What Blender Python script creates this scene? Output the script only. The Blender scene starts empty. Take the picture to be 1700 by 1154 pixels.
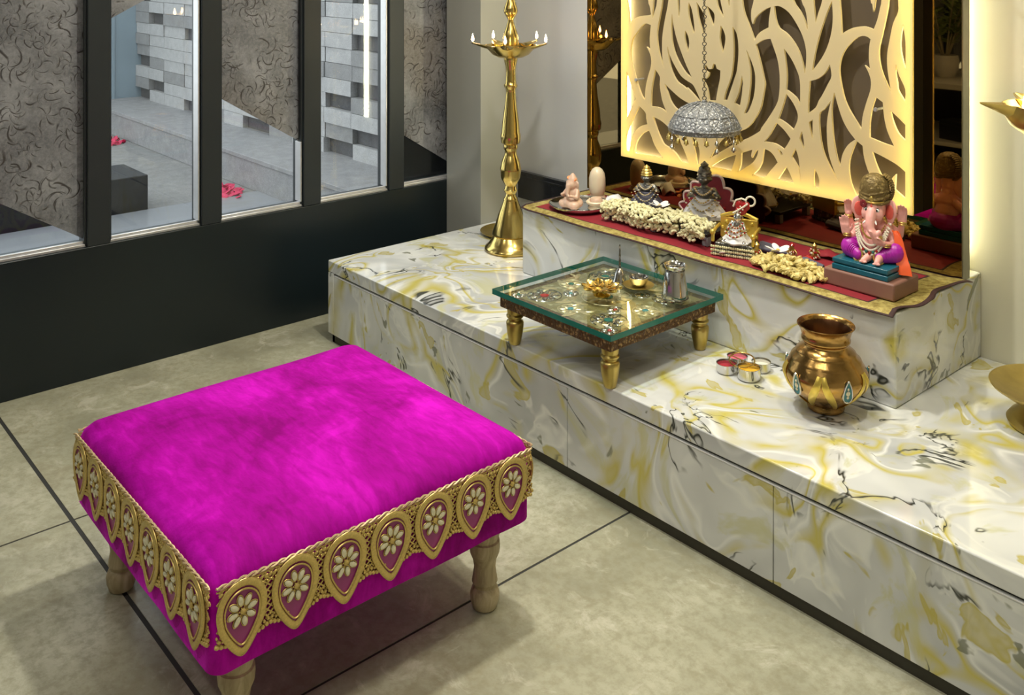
import bpy, bmesh, math, random
from mathutils import Vector, Matrix, noise
random.seed(7)
SC = bpy.context.scene
COL = SC.collection
PI = math.pi
R = math.radians

# ------------------------------------------------------------------ camera
cam_d = bpy.data.cameras.new('camera')
cam = bpy.data.objects.new('camera', cam_d)
COL.objects.link(cam)
cam.location = (0, 0, 1.45)
cam.rotation_euler = (R(90), 0, R(90 - 41.08))
cam_d.sensor_fit = 'HORIZONTAL'
cam_d.sensor_width = 36
cam_d.lens = 36 * 1605.4 / 1700
cam_d.shift_y = -643.9 / 1700
cam_d.clip_start = 0.02
SC.camera = cam

# ------------------------------------------------------------------ world, exposure
w = bpy.data.worlds.new('sky'); SC.world = w
w.use_nodes = True
bg = w.node_tree.nodes['Background']
bg.inputs[0].default_value = (0.90, 0.92, 0.95, 1)
bg.inputs[1].default_value = 2.7
SC.view_settings.view_transform = 'Standard'
SC.view_settings.look = 'None'
SC.view_settings.gamma = 1
SC.view_settings.exposure = -0.10
# recessed ceiling lamps: x, y, watts, warm colour
WARM = (1.0, 0.92, 0.70)
NEUT = (1.0, 0.965, 0.86)
DOWN_AND_FILL_LIGHTS = [(-1.95, 1.72, 27, NEUT), (-1.15, 1.10, 6, NEUT), (-2.60, 1.95, 8, NEUT), (-1.00, 2.10, 11, WARM),
              (-1.95, 2.42, 7, WARM), (-0.4, 0.3, 5, NEUT), (-2.6, -0.6, 9, NEUT), (-0.6, -1.4, 4, NEUT)]  # neutral ones on this line are unseen lamps added as fill
FILL_PANEL = 12         # watts of the square fill panel added to the unseen ceiling
LED = 20.0               # strength of the LED strips inside the screen
LED_WALL = 45.0          # strength of the LED strips behind the mirror

# ------------------------------------------------------------------ materials
class NT:
    def __init__(s, name):
        s.m = bpy.data.materials.new(name); s.m.use_nodes = True
        s.t = s.m.node_tree; s.b = s.t.nodes['Principled BSDF']; s.o = s.t.nodes['Material Output']
    def n(s, typ, **kw):
        x = s.t.nodes.new(typ)
        for k, v in kw.items():
            if k.startswith('i_'):
                key = k[2:]
                key = int(key) if key.isdigit() else key
                x.inputs[key].default_value = v
            else: setattr(x, k, v)
        return x
    def l(s, a, b): s.t.links.new(a, b)
    def coords(s, scale=(1, 1, 1), kind='Object'):
        c = s.n('ShaderNodeTexCoord'); m = s.n('ShaderNodeMapping'); m.inputs['Scale'].default_value = scale
        s.l(c.outputs[kind], m.inputs[0]); return m.outputs[0]
    def noise(s, vec, scale, detail=4, rough=.55, dist=0, col=False):
        x = s.n('ShaderNodeTexNoise'); x.inputs['Scale'].default_value = scale; x.inputs['Detail'].default_value = detail
        x.inputs['Roughness'].default_value = rough; x.inputs['Distortion'].default_value = dist
        if vec is not None: s.l(vec, x.inputs['Vector'])
        return x.outputs['Color' if col else 0]
    def ramp(s, fac, stops, interp='LINEAR'):
        r = s.n('ShaderNodeValToRGB'); e = r.color_ramp; e.interpolation = interp
        while len(e.elements) < len(stops): e.elements.new(0.5)
        for el, (p, c) in zip(e.elements, stops):
            el.position = p; el.color = (c, c, c, 1) if not hasattr(c, '__len__') else (*c, 1)
        s.l(fac, r.inputs[0]); return r.outputs[0]
    def mix(s, fac, a, b, mode='MIX'):
        x = s.n('ShaderNodeMix', data_type='RGBA', blend_type=mode)
        for sock, v in ((x.inputs[0], fac), (x.inputs[6], a), (x.inputs[7], b)):
            if isinstance(v, (int, float)): sock.default_value = v
            elif hasattr(v, '__len__'): sock.default_value = (*v, 1)
            else: s.l(v, sock)
        return x.outputs[2]
    def math(s, op, a, b=0.0):
        x = s.n('ShaderNodeMath', operation=op)
        for sock, v in ((x.inputs[0], a), (x.inputs[1], b)):
            if isinstance(v, (int, float)): sock.default_value = v
            else: s.l(v, sock)
        return x.outputs[0]
    def warp(s, vec, scale, amt, detail=2):
        nz = s.noise(vec, scale, detail, .5, 0, True)
        a = s.n('ShaderNodeVectorMath', operation='SUBTRACT'); s.l(nz, a.inputs[0]); a.inputs[1].default_value = (.5, .5, .5)
        b = s.n('ShaderNodeVectorMath', operation='SCALE'); s.l(a.outputs[0], b.inputs[0]); b.inputs['Scale'].default_value = amt
        c = s.n('ShaderNodeVectorMath', operation='ADD'); s.l(vec, c.inputs[0]); s.l(b.outputs[0], c.inputs[1])
        return c.outputs[0]
    def bump(s, h, strength=.3, dist=.01):
        x = s.n('ShaderNodeBump'); x.inputs['Strength'].default_value = strength; x.inputs['Distance'].default_value = dist
        s.l(h, x.inputs['Height']); s.l(x.outputs[0], s.b.inputs['Normal'])
    def set(s, **kw):
        for k, v in kw.items():
            sock = s.b.inputs[k.replace('_', ' ')]
            if isinstance(v, (int, float)): sock.default_value = v
            elif hasattr(v, '__len__'): sock.default_value = (*v, 1) if len(v) == 3 else v
            else: s.l(v, sock)
        return s.m

def plain(name, col, rough=.5, metal=0, var=.12, scale=30, bump=0, **kw):
    """a slightly mottled single-colour surface"""
    s = NT(name); v = s.coords()
    n = s.noise(v, scale, 3)
    c = s.mix(n, tuple(x * (1 - var) for x in col), tuple(min(1, x * (1 + var)) for x in col))
    s.set(Base_Color=c, Roughness=rough, Metallic=metal, **kw)
    if bump: s.bump(n, bump, .004)
    return s.m

def emit(name, col, strength):
    s = NT(name)
    s.set(Base_Color=col, Emission_Color=col, Emission_Strength=strength); return s.m

def thin_glass(name, tint=(.95, .98, .97), rough=.01, f=1.5):
    s = NT(name)
    tr = s.n('ShaderNodeBsdfTransparent'); tr.inputs[0].default_value = (*tint, 1)
    gl = s.n('ShaderNodeBsdfGlossy'); gl.inputs['Roughness'].default_value = rough
    fr = s.n('ShaderNodeFresnel')
    ge = s.n('ShaderNodeNewGeometry'); mr = s.n('ShaderNodeMapRange'); mr.inputs['To Min'].default_value = f; mr.inputs['To Max'].default_value = 1 / f
    s.l(ge.outputs['Backfacing'], mr.inputs['Value']); s.l(mr.outputs[0], fr.inputs[0])
    mx = s.n('ShaderNodeMixShader')
    s.l(fr.outputs[0], mx.inputs[0]); s.l(tr.outputs[0], mx.inputs[1]); s.l(gl.outputs[0], mx.inputs[2])
    s.l(mx.outputs[0], s.o.inputs[0]); return s.m

def make_marble():
    s = NT('onyx_marble'); v = s.coords()
    w1 = s.warp(s.warp(v, 1.9, .62, 1), 5.0, .13, 1)
    w2 = s.warp(w1, 9.0, .05, 1)
    base = s.ramp(s.noise(w2, 2.6, 3), [(.30, (.40, .415, .43)), (.47, (.56, .575, .58)), (.60, (.69, .705, .70)), (.74, (.84, .85, .83))])
    veil = s.ramp(s.noise(w2, 5.0, 3, .6, .6), [(.56, 0.0), (.60, .75), (.66, .2), (.72, .8)])
    c = s.mix(veil, base, (.80, .81, .77))
    ol = s.ramp(s.noise(w2, 7.5, 4, .6, .5), [(.575, 0), (.65, .5), (.74, .7)])        # olive clouds
    c = s.mix(ol, c, (.53, .52, .22))
    yb = s.noise(w1, 2.9, 1.5, .5, .6)                                                  # yellow arcs
    yband = s.ramp(yb, [(.40, 0), (.425, .9), (.45, .45), (.475, 0), (.545, 0), (.565, .95), (.590, .3), (.61, 0)])
    ymask = s.ramp(s.noise(v, 3.8, 3), [(.42, 0), (.54, 1)])
    c = s.mix(s.math('MULTIPLY', yband, ymask), c, (.53, .455, .05))
    wband = s.ramp(yb, [(.465, 0), (.485, .8), (.50, 0)])                                # milky rims
    c = s.mix(s.math('MULTIPLY', wband, ymask), c, (.84, .85, .82))
    sp = s.noise(w1, 8.5, 3, .5, .3)                                                    # short crisp streaks
    c = s.mix(s.ramp(sp, [(.640, 0), (.660, .85), (.70, .6)]), c, (.47, .40, .06))
    c = s.mix(s.ramp(s.noise(w1, 10.0, 3, .5, .3), [(.680, 0), (.70, .8)]), c, (.13, .14, .085))
    kb = s.noise(w2, 3.4, 4, .55, .5)                                                 # black veins
    kband = s.ramp(kb, [(.482, 0), (.496, 1), (.502, 1), (.508, 0)])
    kmask = s.ramp(s.noise(v, 6.0, 2), [(.53, 0), (.59, 1)])
    c = s.mix(s.math('MULTIPLY', kband, kmask), c, (.035, .04, .035))
    s.set(Base_Color=c, Roughness=.16, Coat_Weight=.5, Coat_Roughness=.03)
    return s.m

def make_velvet():
    s = NT('magenta_velvet'); v = s.coords((1, 1, 1))
    nap = s.noise(s.warp(v, 5, .14), 3.4, 6, .62, .6)
    streak = s.noise(s.coords((5, 18, 6)), 3.0, 5, .6, .5)
    m = s.mix(.28, nap, streak)
    c = s.ramp(m, [(.36, (.21, .0, .155)), (.5, (.36, .001, .295)), (.64, (.60, .006, .53))])
    sh = s.ramp(m, [(.40, .1), (.62, 1.0)])
    s.set(Base_Color=c, Roughness=.8, Sheen_Weight=sh, Sheen_Tint=(1, .05, .90), Sheen_Roughness=.3, Specular_IOR_Level=.08)
    s.bump(s.noise(v, 160, 3), .25, .003)
    return s.m

def make_floor():
    s = NT('beige_floor_tile'); v = s.coords()
    a = s.noise(s.warp(v, 1.5, .5), 2.2, 6, .6)
    b = s.noise(v, 38, 5, .7)
    c = s.ramp(a, [(.30, (.225, .220, .155)), (.50, (.375, .368, .268)), (.68, (.51, .50, .385))])
    c = s.mix(s.ramp(b, [(.42, .0), (.62, .6)]), c, (.25, .235, .15))
    c = s.mix(s.ramp(s.noise(v, 9, 6, .7, 1), [(.56, 0), (.66, .5)]), c, (.55, .53, .43))
    c = s.mix(s.ramp(s.noise(s.warp(v, 4, .2), 5.5, 6, .7, .5), [(.54, 0), (.66, .45)]), c, (.24, .215, .13))
    s.set(Base_Color=c, Roughness=s.ramp(a, [(.3, .32), (.7, .46)]))
    s.bump(b, .08, .003)
    return s.m

def make_etched():
    s = NT('etched_stone_film'); v = s.coords()
    base = s.ramp(s.noise(v, 5, 6, .65), [(.30, (.060, .064, .071)), (.50, (.142, .147, .157)), (.72, (.285, .292, .305))])
    base = s.mix(s.ramp(s.noise(v, 1.6, 3), [(.50, 0), (.66, .6)]), base, (.14, .115, .085))
    base = s.mix(s.ramp(s.noise(v, 90, 4, .8), [(.4, 0), (.8, .45)]), base, (.40, .40, .41))
    # engraved sprays: curved strokes fanning round scattered centres
    def sprays(scale, n, lo, hi, seed):
        m_ = s.n('ShaderNodeMapping'); m_.inputs['Location'].default_value = (0, seed, seed * .7); m_.inputs['Scale'].default_value = (.02, 1, 1)
        s.l(s.warp(v, 9, .045, 1), m_.inputs[0])
        vo = s.n('ShaderNodeTexVoronoi', feature='F1'); vo.inputs['Scale'].default_value = scale; s.l(m_.outputs[0], vo.inputs['Vector'])
        sub = s.n('ShaderNodeVectorMath', operation='SUBTRACT')
        s.l(m_.outputs[0], sub.inputs[0]); s.l(vo.outputs['Position'], sub.inputs[1])
        sp = s.n('ShaderNodeSeparateXYZ'); s.l(sub.outputs[0], sp.inputs[0])
        ang = s.math('ARCTAN2', sp.outputs[1], sp.outputs[2]); r = vo.outputs['Distance']
        ph = s.math('ADD', s.math('MULTIPLY', ang, n), s.math('MULTIPLY', r, 9.0))
        st = s.math('ABSOLUTE', s.math('SINE', ph))
        ln = s.ramp(st, [(.10, 1), (.36, 0)])
        rng = s.ramp(r, [(lo, 0), (lo + .05, 1), (hi, 1), (hi + .10, 0)])
        keep = s.ramp(s.noise(v, scale * .9, 2), [(.40, 0), (.48, 1)])
        half = s.ramp(s.noise(v, scale * 2.2, 1), [(.40, .0), (.50, 1)])
        return s.math('MULTIPLY', s.math('MULTIPLY', ln, rng), s.math('MULTIPLY', keep, half))
    lf = s.math('MAXIMUM', sprays(8, 2.5, .08, .48, 0.3), sprays(12, 2.0, .06, .50, 4.1))
    lf = s.math('MAXIMUM', lf, sprays(10, 3.0, .10, .46, 9.7))
    lf = s.math('MULTIPLY', lf, .92)
    c = s.mix(lf, base, (.025, .02, .018))
    s.set(Base_Color=c, Roughness=.42)
    s.bump(s.math('SUBTRACT', 1.0, lf), .35, .004)
    return s.m

def make_emboss(name, dark, light, scale, rough=.3, strength=.8, metal=1.0):
    s = NT(name); v = s.coords()
    vo = s.n('ShaderNodeTexVoronoi', feature='F1'); vo.inputs['Scale'].default_value = scale
    s.l(s.warp(v, scale * .6, .02), vo.inputs['Vector'])
    n = s.noise(v, scale * 1.6, 4)
    h = s.math('ADD', vo.outputs[0], n)
    c = s.mix(s.ramp(h, [(.45, 0), (.95, 1)]), light, dark)
    s.set(Base_Color=c, Metallic=metal, Roughness=rough)
    s.bump(h, strength, .004)
    return s.m

def make_wood():
    s = NT('pale_turned_wood'); v = s.coords((1, 1, .25))
    n = s.noise(s.warp(v, 6, .1), 26, 4, .6, 1.5)
    c = s.ramp(n, [(.35, (.30, .235, .13)), (.55, (.47, .39, .24)), (.7, (.58, .50, .34))])
    s.set(Base_Color=c, Roughness=.5); return s.m

def make_cloth():
    s = NT('gold_brocade'); v = s.coords()
    n = s.noise(v, 60, 4, .7)
    c = s.ramp(n, [(.35, (.22, .16, .035)), (.6, (.50, .42, .14))])
    s.set(Base_Color=c, Roughness=.48, Metallic=.35)
    s.bump(n, .3, .003); return s.m

def make_jali():
    s = NT('cream_acrylic'); v = s.coords()
    s.set(Base_Color=(.80, .70, .47), Roughness=.45)
    t = s.n('ShaderNodeBsdfTranslucent'); t.inputs[0].default_value = (.95, .83, .40, 1)
    mx = s.n('ShaderNodeMixShader'); mx.inputs[0].default_value = .42
    s.l(s.b.outputs[0], mx.inputs[1]); s.l(t.outputs[0], mx.inputs[2]); s.l(mx.outputs[0], s.o.inputs[0])
    return s.m

def make_stone(name, a, b):
    s = NT(name); v = s.coords()
    n = s.noise(v, 14, 6, .7); g = s.noise(v, 130, 3, .7)
    c = s.mix(s.ramp(g, [(.35, 0), (.7, .6)]), s.ramp(n, [(.3, a), (.7, b)]), tuple(x * .6 for x in a))
    s.set(Base_Color=c, Roughness=.7); s.bump(g, .3, .004); return s.m

M = dict(
    marble=make_marble(), velvet=make_velvet(), floor=make_floor(), etched=make_etched(), wood=make_wood(),
    brocade=make_cloth(), jali=make_jali(),
    joint=plain('dark_joint', (.028, .028, .026), .7),
    dado=plain('charcoal_lacquer', (.0042, .0092, .0120), .33, var=.25, scale=3),
    frame=plain('dark_bronze_metal', (.017, .022, .025), .4, .1, var=.2, scale=6),
    steel=plain('brushed_aluminium', (.62, .62, .63), .36, .75),
    glass=thin_glass('clear_pane'), table_glass=thin_glass('table_glass', (.93, .98, .96), .004, 1.5),
    glass_edge=plain('green_glass_edge', (.006, .17, .135), .08, var=.3, scale=20),
    wall=plain('cream_wall_paint', (.60, .585, .47), .55, var=.03, scale=4),
    wallgloss=plain('pale_grey_lacquer', (.44, .445, .45), .14, var=.04, scale=3),
    ceiling=plain('white_ceiling', (.75, .74, .71), .8, var=.03),
    otherwall=plain('warm_grey_wall', (.56, .545, .49), .7, var=.06, scale=3),
    mirror=plain('bronze_mirror', (.25, .175, .078), .015, 1, var=.02),
    mirror_edge=plain('grey_olive_edge', (.30, .29, .22), .4, .4, var=.15, scale=40),
    backing=plain('taupe_board', (.090, .068, .045), .55, var=.05),
    toe=plain('black_toe_kick', (.030, .027, .017), .5, var=.3),
    gapline=plain('black_shadow_gap', (.02, .02, .018), .6),
    trim=plain('aluminium_channel', (.66, .66, .65), .45, .1),
    brass=plain('polished_brass', (.74, .55, .18), .20, 1, var=.10, scale=22),
    brass_old=plain('aged_brass', (.50, .38, .12), .34, 1, var=.22, scale=24),
    copper=plain('hammered_copper_brass', (.47, .28, .09), .22, 1, var=.35, scale=24, bump=.35),
    copper_dark=plain('dark_copper_inside', (.10, .045, .02), .35, 1, var=.3),
    champagne=plain('champagne_metal', (.66, .58, .36), .3, .7, var=.2, scale=80),
    column=plain('grey_olive_lacquer', (.30, .30, .27), .25, var=.04, scale=3),
    goldleaf=plain('yellow_gold_inlay', (.78, .58, .12), .3, .8, var=.2),
    silver=plain('polished_silver', (.62, .61, .59), .14, 1, var=.06),
    silver_old=make_emboss('oxidised_silver_relief', (.16, .16, .15), (.70, .70, .67), 75, .35, 1.0),
    umbrella=make_emboss('pale_silver_relief', (.20, .21, .22), (.78, .78, .77), 110, .42, .9, .5),
    screen_rim=plain('bronze_rim', (.04, .03, .015), .3, .6),
    tablemetal=make_emboss('embossed_metal_sheet', (.30, .24, .11), (.66, .60, .44), 34, .42, .9, .35),
    carved=make_emboss('carved_gilt_wood', (.10, .05, .018), (.52, .34, .14), 90, .45, 1.0, .6),
    lace=plain('antique_gold_thread', (.60, .45, .15), .38, .55, var=.35, scale=260),
    lace_pale=plain('pale_gold_braid', (.56, .42, .24), .5, .4, var=.3, scale=200),
    satin=plain('pink_purple_satin', (.32, .035, .20), .35, var=.2, scale=18),
    gem=plain('champagne_crystal', (.72, .68, .50), .12, .35, var=.3, scale=120),
    green_gem=plain('green_glass_gem', (.02, .14, .12), .08, var=.4, scale=60),
    red_gem=plain('red_glass_gem', (.35, .02, .02), .1),
    blue_gem=plain('teal_enamel', (.05, .22, .26), .2, var=.4, scale=90),
    flame=emit('flame', (1, .62, .30), 60),
    wick=plain('wick', (.5, .42, .3), .8),
    led=emit('warm_led', (1, .84, .40), LED),
    led_wall=emit('warm_led_wall', (1, .92, .62), LED_WALL),
    terracotta=plain('mauve_brown_paint', (.235, .115, .085), .5, var=.1),
    cushion=plain('teal_satin_paint', (.008, .11, .16), .25, var=.2),
    skin=plain('pink_painted_clay', (.84, .41, .37), .38, var=.08),
    skin_red=plain('coral_paint', (.75, .13, .10), .4, var=.2, scale=60),
    dhoti=plain('purple_painted_clay', (.40, .014, .36), .38, var=.1),
    sash=plain('orange_painted_clay', (.85, .12, .03), .4, var=.1),
    turban=make_emboss('gold_brown_turban', (.17, .115, .035), (.42, .31, .12), 90, .5, .5, .3),
    pearl=plain('pearl_bead', (.74, .68, .56), .25),
    gold_bead=plain('gold_bead', (.58, .42, .12), .3, .8),
    black=plain('black_paint', (.012, .012, .012), .35),
    white=plain('white_petal', (.74, .74, .76), .6, var=.06),
    eye=plain('white_eye', (.85, .85, .82), .3),
    onyx=plain('pink_onyx', (.62, .43, .32), .3, var=.18, scale=22, Subsurface_Weight=.15),
    onyx_pale=plain('pale_onyx', (.70, .60, .44), .3, var=.15, scale=16, Subsurface_Weight=.15),
    orange_petal=plain('orange_petal', (.80, .28, .10), .6, var=.2),
    bud=plain('cream_jasmine_bud', (.70, .66, .40), .5, var=.25, scale=90),
    yellow_petal=plain('dry_yellow_petal', (.58, .47, .17), .5, .15, var=.3, scale=70),
    maroon=plain('maroon_velvet', (.20, .010, .018), .75, var=.3, scale=40),
    red_cloth=plain('red_cloth', (.23, .008, .018), .7, var=.2, scale=60),
    darkborder=plain('dark_maroon_border', (.035, .010, .010), .7),
    pink_cord=plain('pink_silver_cord', (.66, .50, .45), .45, .3, var=.2, scale=150),
    navy=plain('slate_blue_cloth', (.075, .075, .115), .6, var=.3, scale=30),
    stool_grey=plain('grey_stool_paint', (.24, .25, .27), .4),
    kumkum=plain('red_powder', (.33, .015, .03), .9, var=.2), rose=plain('pink_powder', (.62, .13, .19), .9, var=.15),
    turmeric=plain('yellow_powder', (.66, .38, .02), .9, var=.15), rice=plain('white_rice', (.70, .68, .58), .8, var=.2, scale=200),
    terrace=make_stone('grey_terrace_tile', (.22, .22, .22), (.34, .34, .335)),
    strip=plain('blue_grey_stone_strip', (.27, .285, .31), .2, var=.08, scale=5),
    ledge=make_stone('grey_ledge_stone', (.26, .26, .27), (.40, .40, .41)),
    brick_a=make_stone('pale_cladding', (.42, .42, .425), (.60, .60, .605)), brick_b=make_stone('mid_cladding', (.27, .27, .275), (.38, .38, .385)),
    brick_c=make_stone('dark_cladding', (.085, .085, .09), (.14, .14, .15)),
    bluepanel=plain('blue_grey_panel', (.27, .345, .40), .35, var=.12, scale=2),
    blackstone=plain('black_block', (.022, .023, .026), .5, var=.3, scale=12),
    bougain=plain('crimson_pink_petal', (.62, .02, .10), .6, var=.3, scale=40),
    leaf=plain('olive_leaf', (.20, .26, .08), .45, var=.4, scale=20), stem=plain('pale_stem', (.38, .34, .22), .6),
    console=plain('pale_stone_top', (.50, .48, .43), .35, var=.06), darkwood=plain('dark_wood', (.03, .022, .016), .45, var=.3),
    pot=plain('white_pot', (.6, .58, .54), .4),
    blackgloss=plain('black_gloss_stone', (.016, .017, .020), .12, var=.5, scale=12),
    wire=plain('dark_wire', (.10, .09, .07), .4, .8),
)
# ------------------------------------------------------------------ mesh helpers
class MB:
    """collects shapes; build() links them as ONE mesh object"""
    def __init__(s): s.bm = bmesh.new(); s.mi = 0
    def _tag(s, faces):
        for f in faces: f.material_index = s.mi
    def raw(s, verts, faces, mx=None):
        vs = [s.bm.verts.new(mx @ Vector(v) if mx else v) for v in verts]
        fs = []
        for f in faces:
            try: fs.append(s.bm.faces.new([vs[i] for i in f]))
            except ValueError: pass
        s._tag(fs); return vs
    def box(s, lo, hi, mx=None):
        (a, b, c), (d, e, f) = lo, hi
        v = [(a, b, c), (d, b, c), (d, e, c), (a, e, c), (a, b, f), (d, b, f), (d, e, f), (a, e, f)]
        s.raw(v, [(3, 2, 1, 0), (4, 5, 6, 7), (0, 1, 5, 4), (1, 2, 6, 5), (2, 3, 7, 6), (3, 0, 4, 7)], mx); return s
    def rings(s, rings, mx=None, cap0=True, cap1=True, closed=False):
        n = len(rings[0]); v = [p for r in rings for p in r]; f = []
        m = len(rings)
        for i in range(m if closed else m - 1):
            a = i * n; b = ((i + 1) % m) * n
            for k in range(n): f.append((a + k, a + (k + 1) % n, b + (k + 1) % n, b + k))
        if not closed:
            if cap0: f.append(tuple(range(n - 1, -1, -1)))
            if cap1: f.append(tuple(range((m - 1) * n, m * n)))
        s.raw(v, f, mx); return s
    def lathe(s, prof, c=(0, 0, 0), seg=32, mx=None, cap0=True, cap1=True, wob=None):
        rs = []
        for r, z in prof:
            r = max(r, 1e-4)
            rs.append([(c[0] + r * (wob(a) if wob else 1) * math.cos(a), c[1] + r * (wob(a) if wob else 1) * math.sin(a), c[2] + z) for a in (2 * PI * k / seg for k in range(seg))])
        return s.rings(rs, mx, cap0, cap1)
    def tube(s, pts, r, seg=8, closed=False, mx=None, flat=1.0, up=None):
        pts = [Vector(p) for p in pts]; n = len(pts); rs = []
        prev = None
        for i, p in enumerate(pts):
            t = (pts[(i + 1) % n] - pts[i - 1]) if closed else (pts[min(i + 1, n - 1)] - pts[max(i - 1, 0)])
            if t.length < 1e-9: t = Vector((0, 0, 1))
            t.normalize()
            if up is not None: a = Vector(up) - t * t.dot(Vector(up))
            elif prev is None: a = t.orthogonal()
            else: a = prev - t * t.dot(prev)
            if a.length < 1e-6: a = t.orthogonal()
            a.normalize(); prev = a; b = t.cross(a)
            rad = r[i] if hasattr(r, '__len__') else r
            rs.append([p + a * (rad * flat * math.cos(2 * PI * k / seg)) + b * (rad * math.sin(2 * PI * k / seg)) for k in range(seg)])
        return s.rings(rs, mx, closed=closed)
    def ball(s, c, r, seg=12, mx=None, rot=None):
        r = r if hasattr(r, '__len__') else (r, r, r)
        m = max(4, seg // 2); v = []; f = []
        q = rot if rot is not None else Matrix.Identity(3)
        C = Vector(c)
        v.append(C + q @ Vector((0, 0, -r[2])))
        for i in range(1, m):
            ph = -PI / 2 + PI * i / m
            for k in range(seg):
                a = 2 * PI * k / seg
                v.append(C + q @ Vector((r[0] * math.cos(ph) * math.cos(a), r[1] * math.cos(ph) * math.sin(a), r[2] * math.sin(ph))))
        v.append(C + q @ Vector((0, 0, r[2])))
        for k in range(seg): f.append((0, 1 + (k + 1) % seg, 1 + k))
        for i in range(m - 2):
            a = 1 + i * seg; b = a + seg
            for k in range(seg): f.append((a + k, a + (k + 1) % seg, b + (k + 1) % seg, b + k))
        a = 1 + (m - 2) * seg; t = len(v) - 1
        for k in range(seg): f.append((a + k, a + (k + 1) % seg, t))
        s.raw(v, f, mx); return s
    def cap(s, a, b, ra, rb, seg=12):
        """capsule between two points, tapering"""
        A, B = Vector(a), Vector(b); n = max(3, int((B - A).length / min(ra, rb) * 1.5))
        for i in range(n + 1):
            t = i / n; s.ball(A.lerp(B, t), ra + (rb - ra) * t, seg)
        return s
    def prism(s, poly, z0, z1, mx=None):
        n = len(poly)
        v = [(x, y, z0) for x, y in poly] + [(x, y, z1) for x, y in poly]
        s.raw(v, [tuple(range(n - 1, -1, -1)), tuple(range(n, 2 * n))] + [(k, (k + 1) % n, n + (k + 1) % n, n + k) for k in range(n)], mx); return s
    def torus(s, c, Rr, r, seg=24, k=8, mx=None, nx=None):
        q = nx if nx is not None else Matrix.Identity(3)
        pts = [Vector(c) + q @ Vector((Rr * math.cos(2 * PI * i / seg), Rr * math.sin(2 * PI * i / seg), 0)) for i in range(seg)]
        return s.tube(pts, r, k, True, mx)
    def build(s, name, mat, parent=None, loc=(0, 0, 0), smooth=True, angle=40, bevel=0, bseg=2, remesh=0, rz=0):
        bmesh.ops.recalc_face_normals(s.bm, faces=s.bm.faces)
        me = bpy.data.meshes.new(name); s.bm.to_mesh(me); s.bm.free()
        for m_ in (mat if isinstance(mat, (list, tuple)) else [mat]): me.materials.append(M[m_] if isinstance(m_, str) else m_)
        if smooth:
            me.shade_smooth(); me.set_sharp_from_angle(angle=R(angle))
        o = bpy.data.objects.new(name, me); COL.objects.link(o)
        o.location = loc; o.rotation_euler.z = rz
        if parent: o.parent = parent
        if bevel:
            b = o.modifiers.new('bevel', 'BEVEL'); b.width = bevel; b.segments = bseg; b.limit_method = 'ANGLE'; b.angle_limit = R(35)
            b.harden_normals = False
        if remesh:
            b = o.modifiers.new('remesh', 'REMESH'); b.mode = 'VOXEL'; b.voxel_size = remesh; b.use_smooth_shade = True
            c = o.modifiers.new('smooth', 'SMOOTH'); c.factor = .5; c.iterations = 4
        return o

def thing(name, label, cat, loc=(0, 0, 0), rz=0, group=None):
    o = bpy.data.objects.new(name, None); COL.objects.link(o); o.empty_display_size = .05
    o.location = loc; o.rotation_euler.z = rz
    o['label'] = label; o['category'] = cat
    if group: o['group'] = group
    return o
def tag(o, label, cat, group=None, kind=None):
    o['label'] = label; o['category'] = cat
    if group: o['group'] = group
    if kind: o['kind'] = kind
    return o
def struct(o, label=None):
    o['kind'] = 'structure'
    if label: o['label'] = label
    return o
def link_copy(o, parent=None, loc=None):
    c = o.copy(); COL.objects.link(c)
    if parent: c.parent = parent
    if loc is not None: c.location = loc
    return c
def dup(o, loc, rz=0, label=None, group=None):
    c = o.copy(); COL.objects.link(c); c.location = loc; c.rotation_euler.z = rz
    if label: c['label'] = label
    if group: c['group'] = group
    for ch in list(o.children):
        d = ch.copy(); COL.objects.link(d); d.parent = c
        for g in list(ch.children):
            e = g.copy(); COL.objects.link(e); e.parent = d
    return c
def rotz(a): return Matrix.Rotation(a, 4, 'Z')
def T(x, y, z): return Matrix.Translation((x, y, z))
def rot3(ax, ay, az): return (Matrix.Rotation(az, 3, 'Z') @ Matrix.Rotation(ay, 3, 'Y') @ Matrix.Rotation(ax, 3, 'X'))
def rough_heap(mb, n, spots, size, zfun, rnd, elong=(1.9, 1.0)):
    """n petals / buds laid over a mound given by zfun(x, y)"""
    for i in range(n):
        x, y = spots()
        z = zfun(x, y)
        s_ = size * rnd.uniform(.75, 1.25)
        mb.ball((x, y, z), (s_ * elong[0] * .5, s_ * elong[1] * .5, s_ * .42), 7, rot=rot3(rnd.uniform(-.9, .9), rnd.uniform(-.9, .9), rnd.uniform(0, 6.3)))
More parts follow.
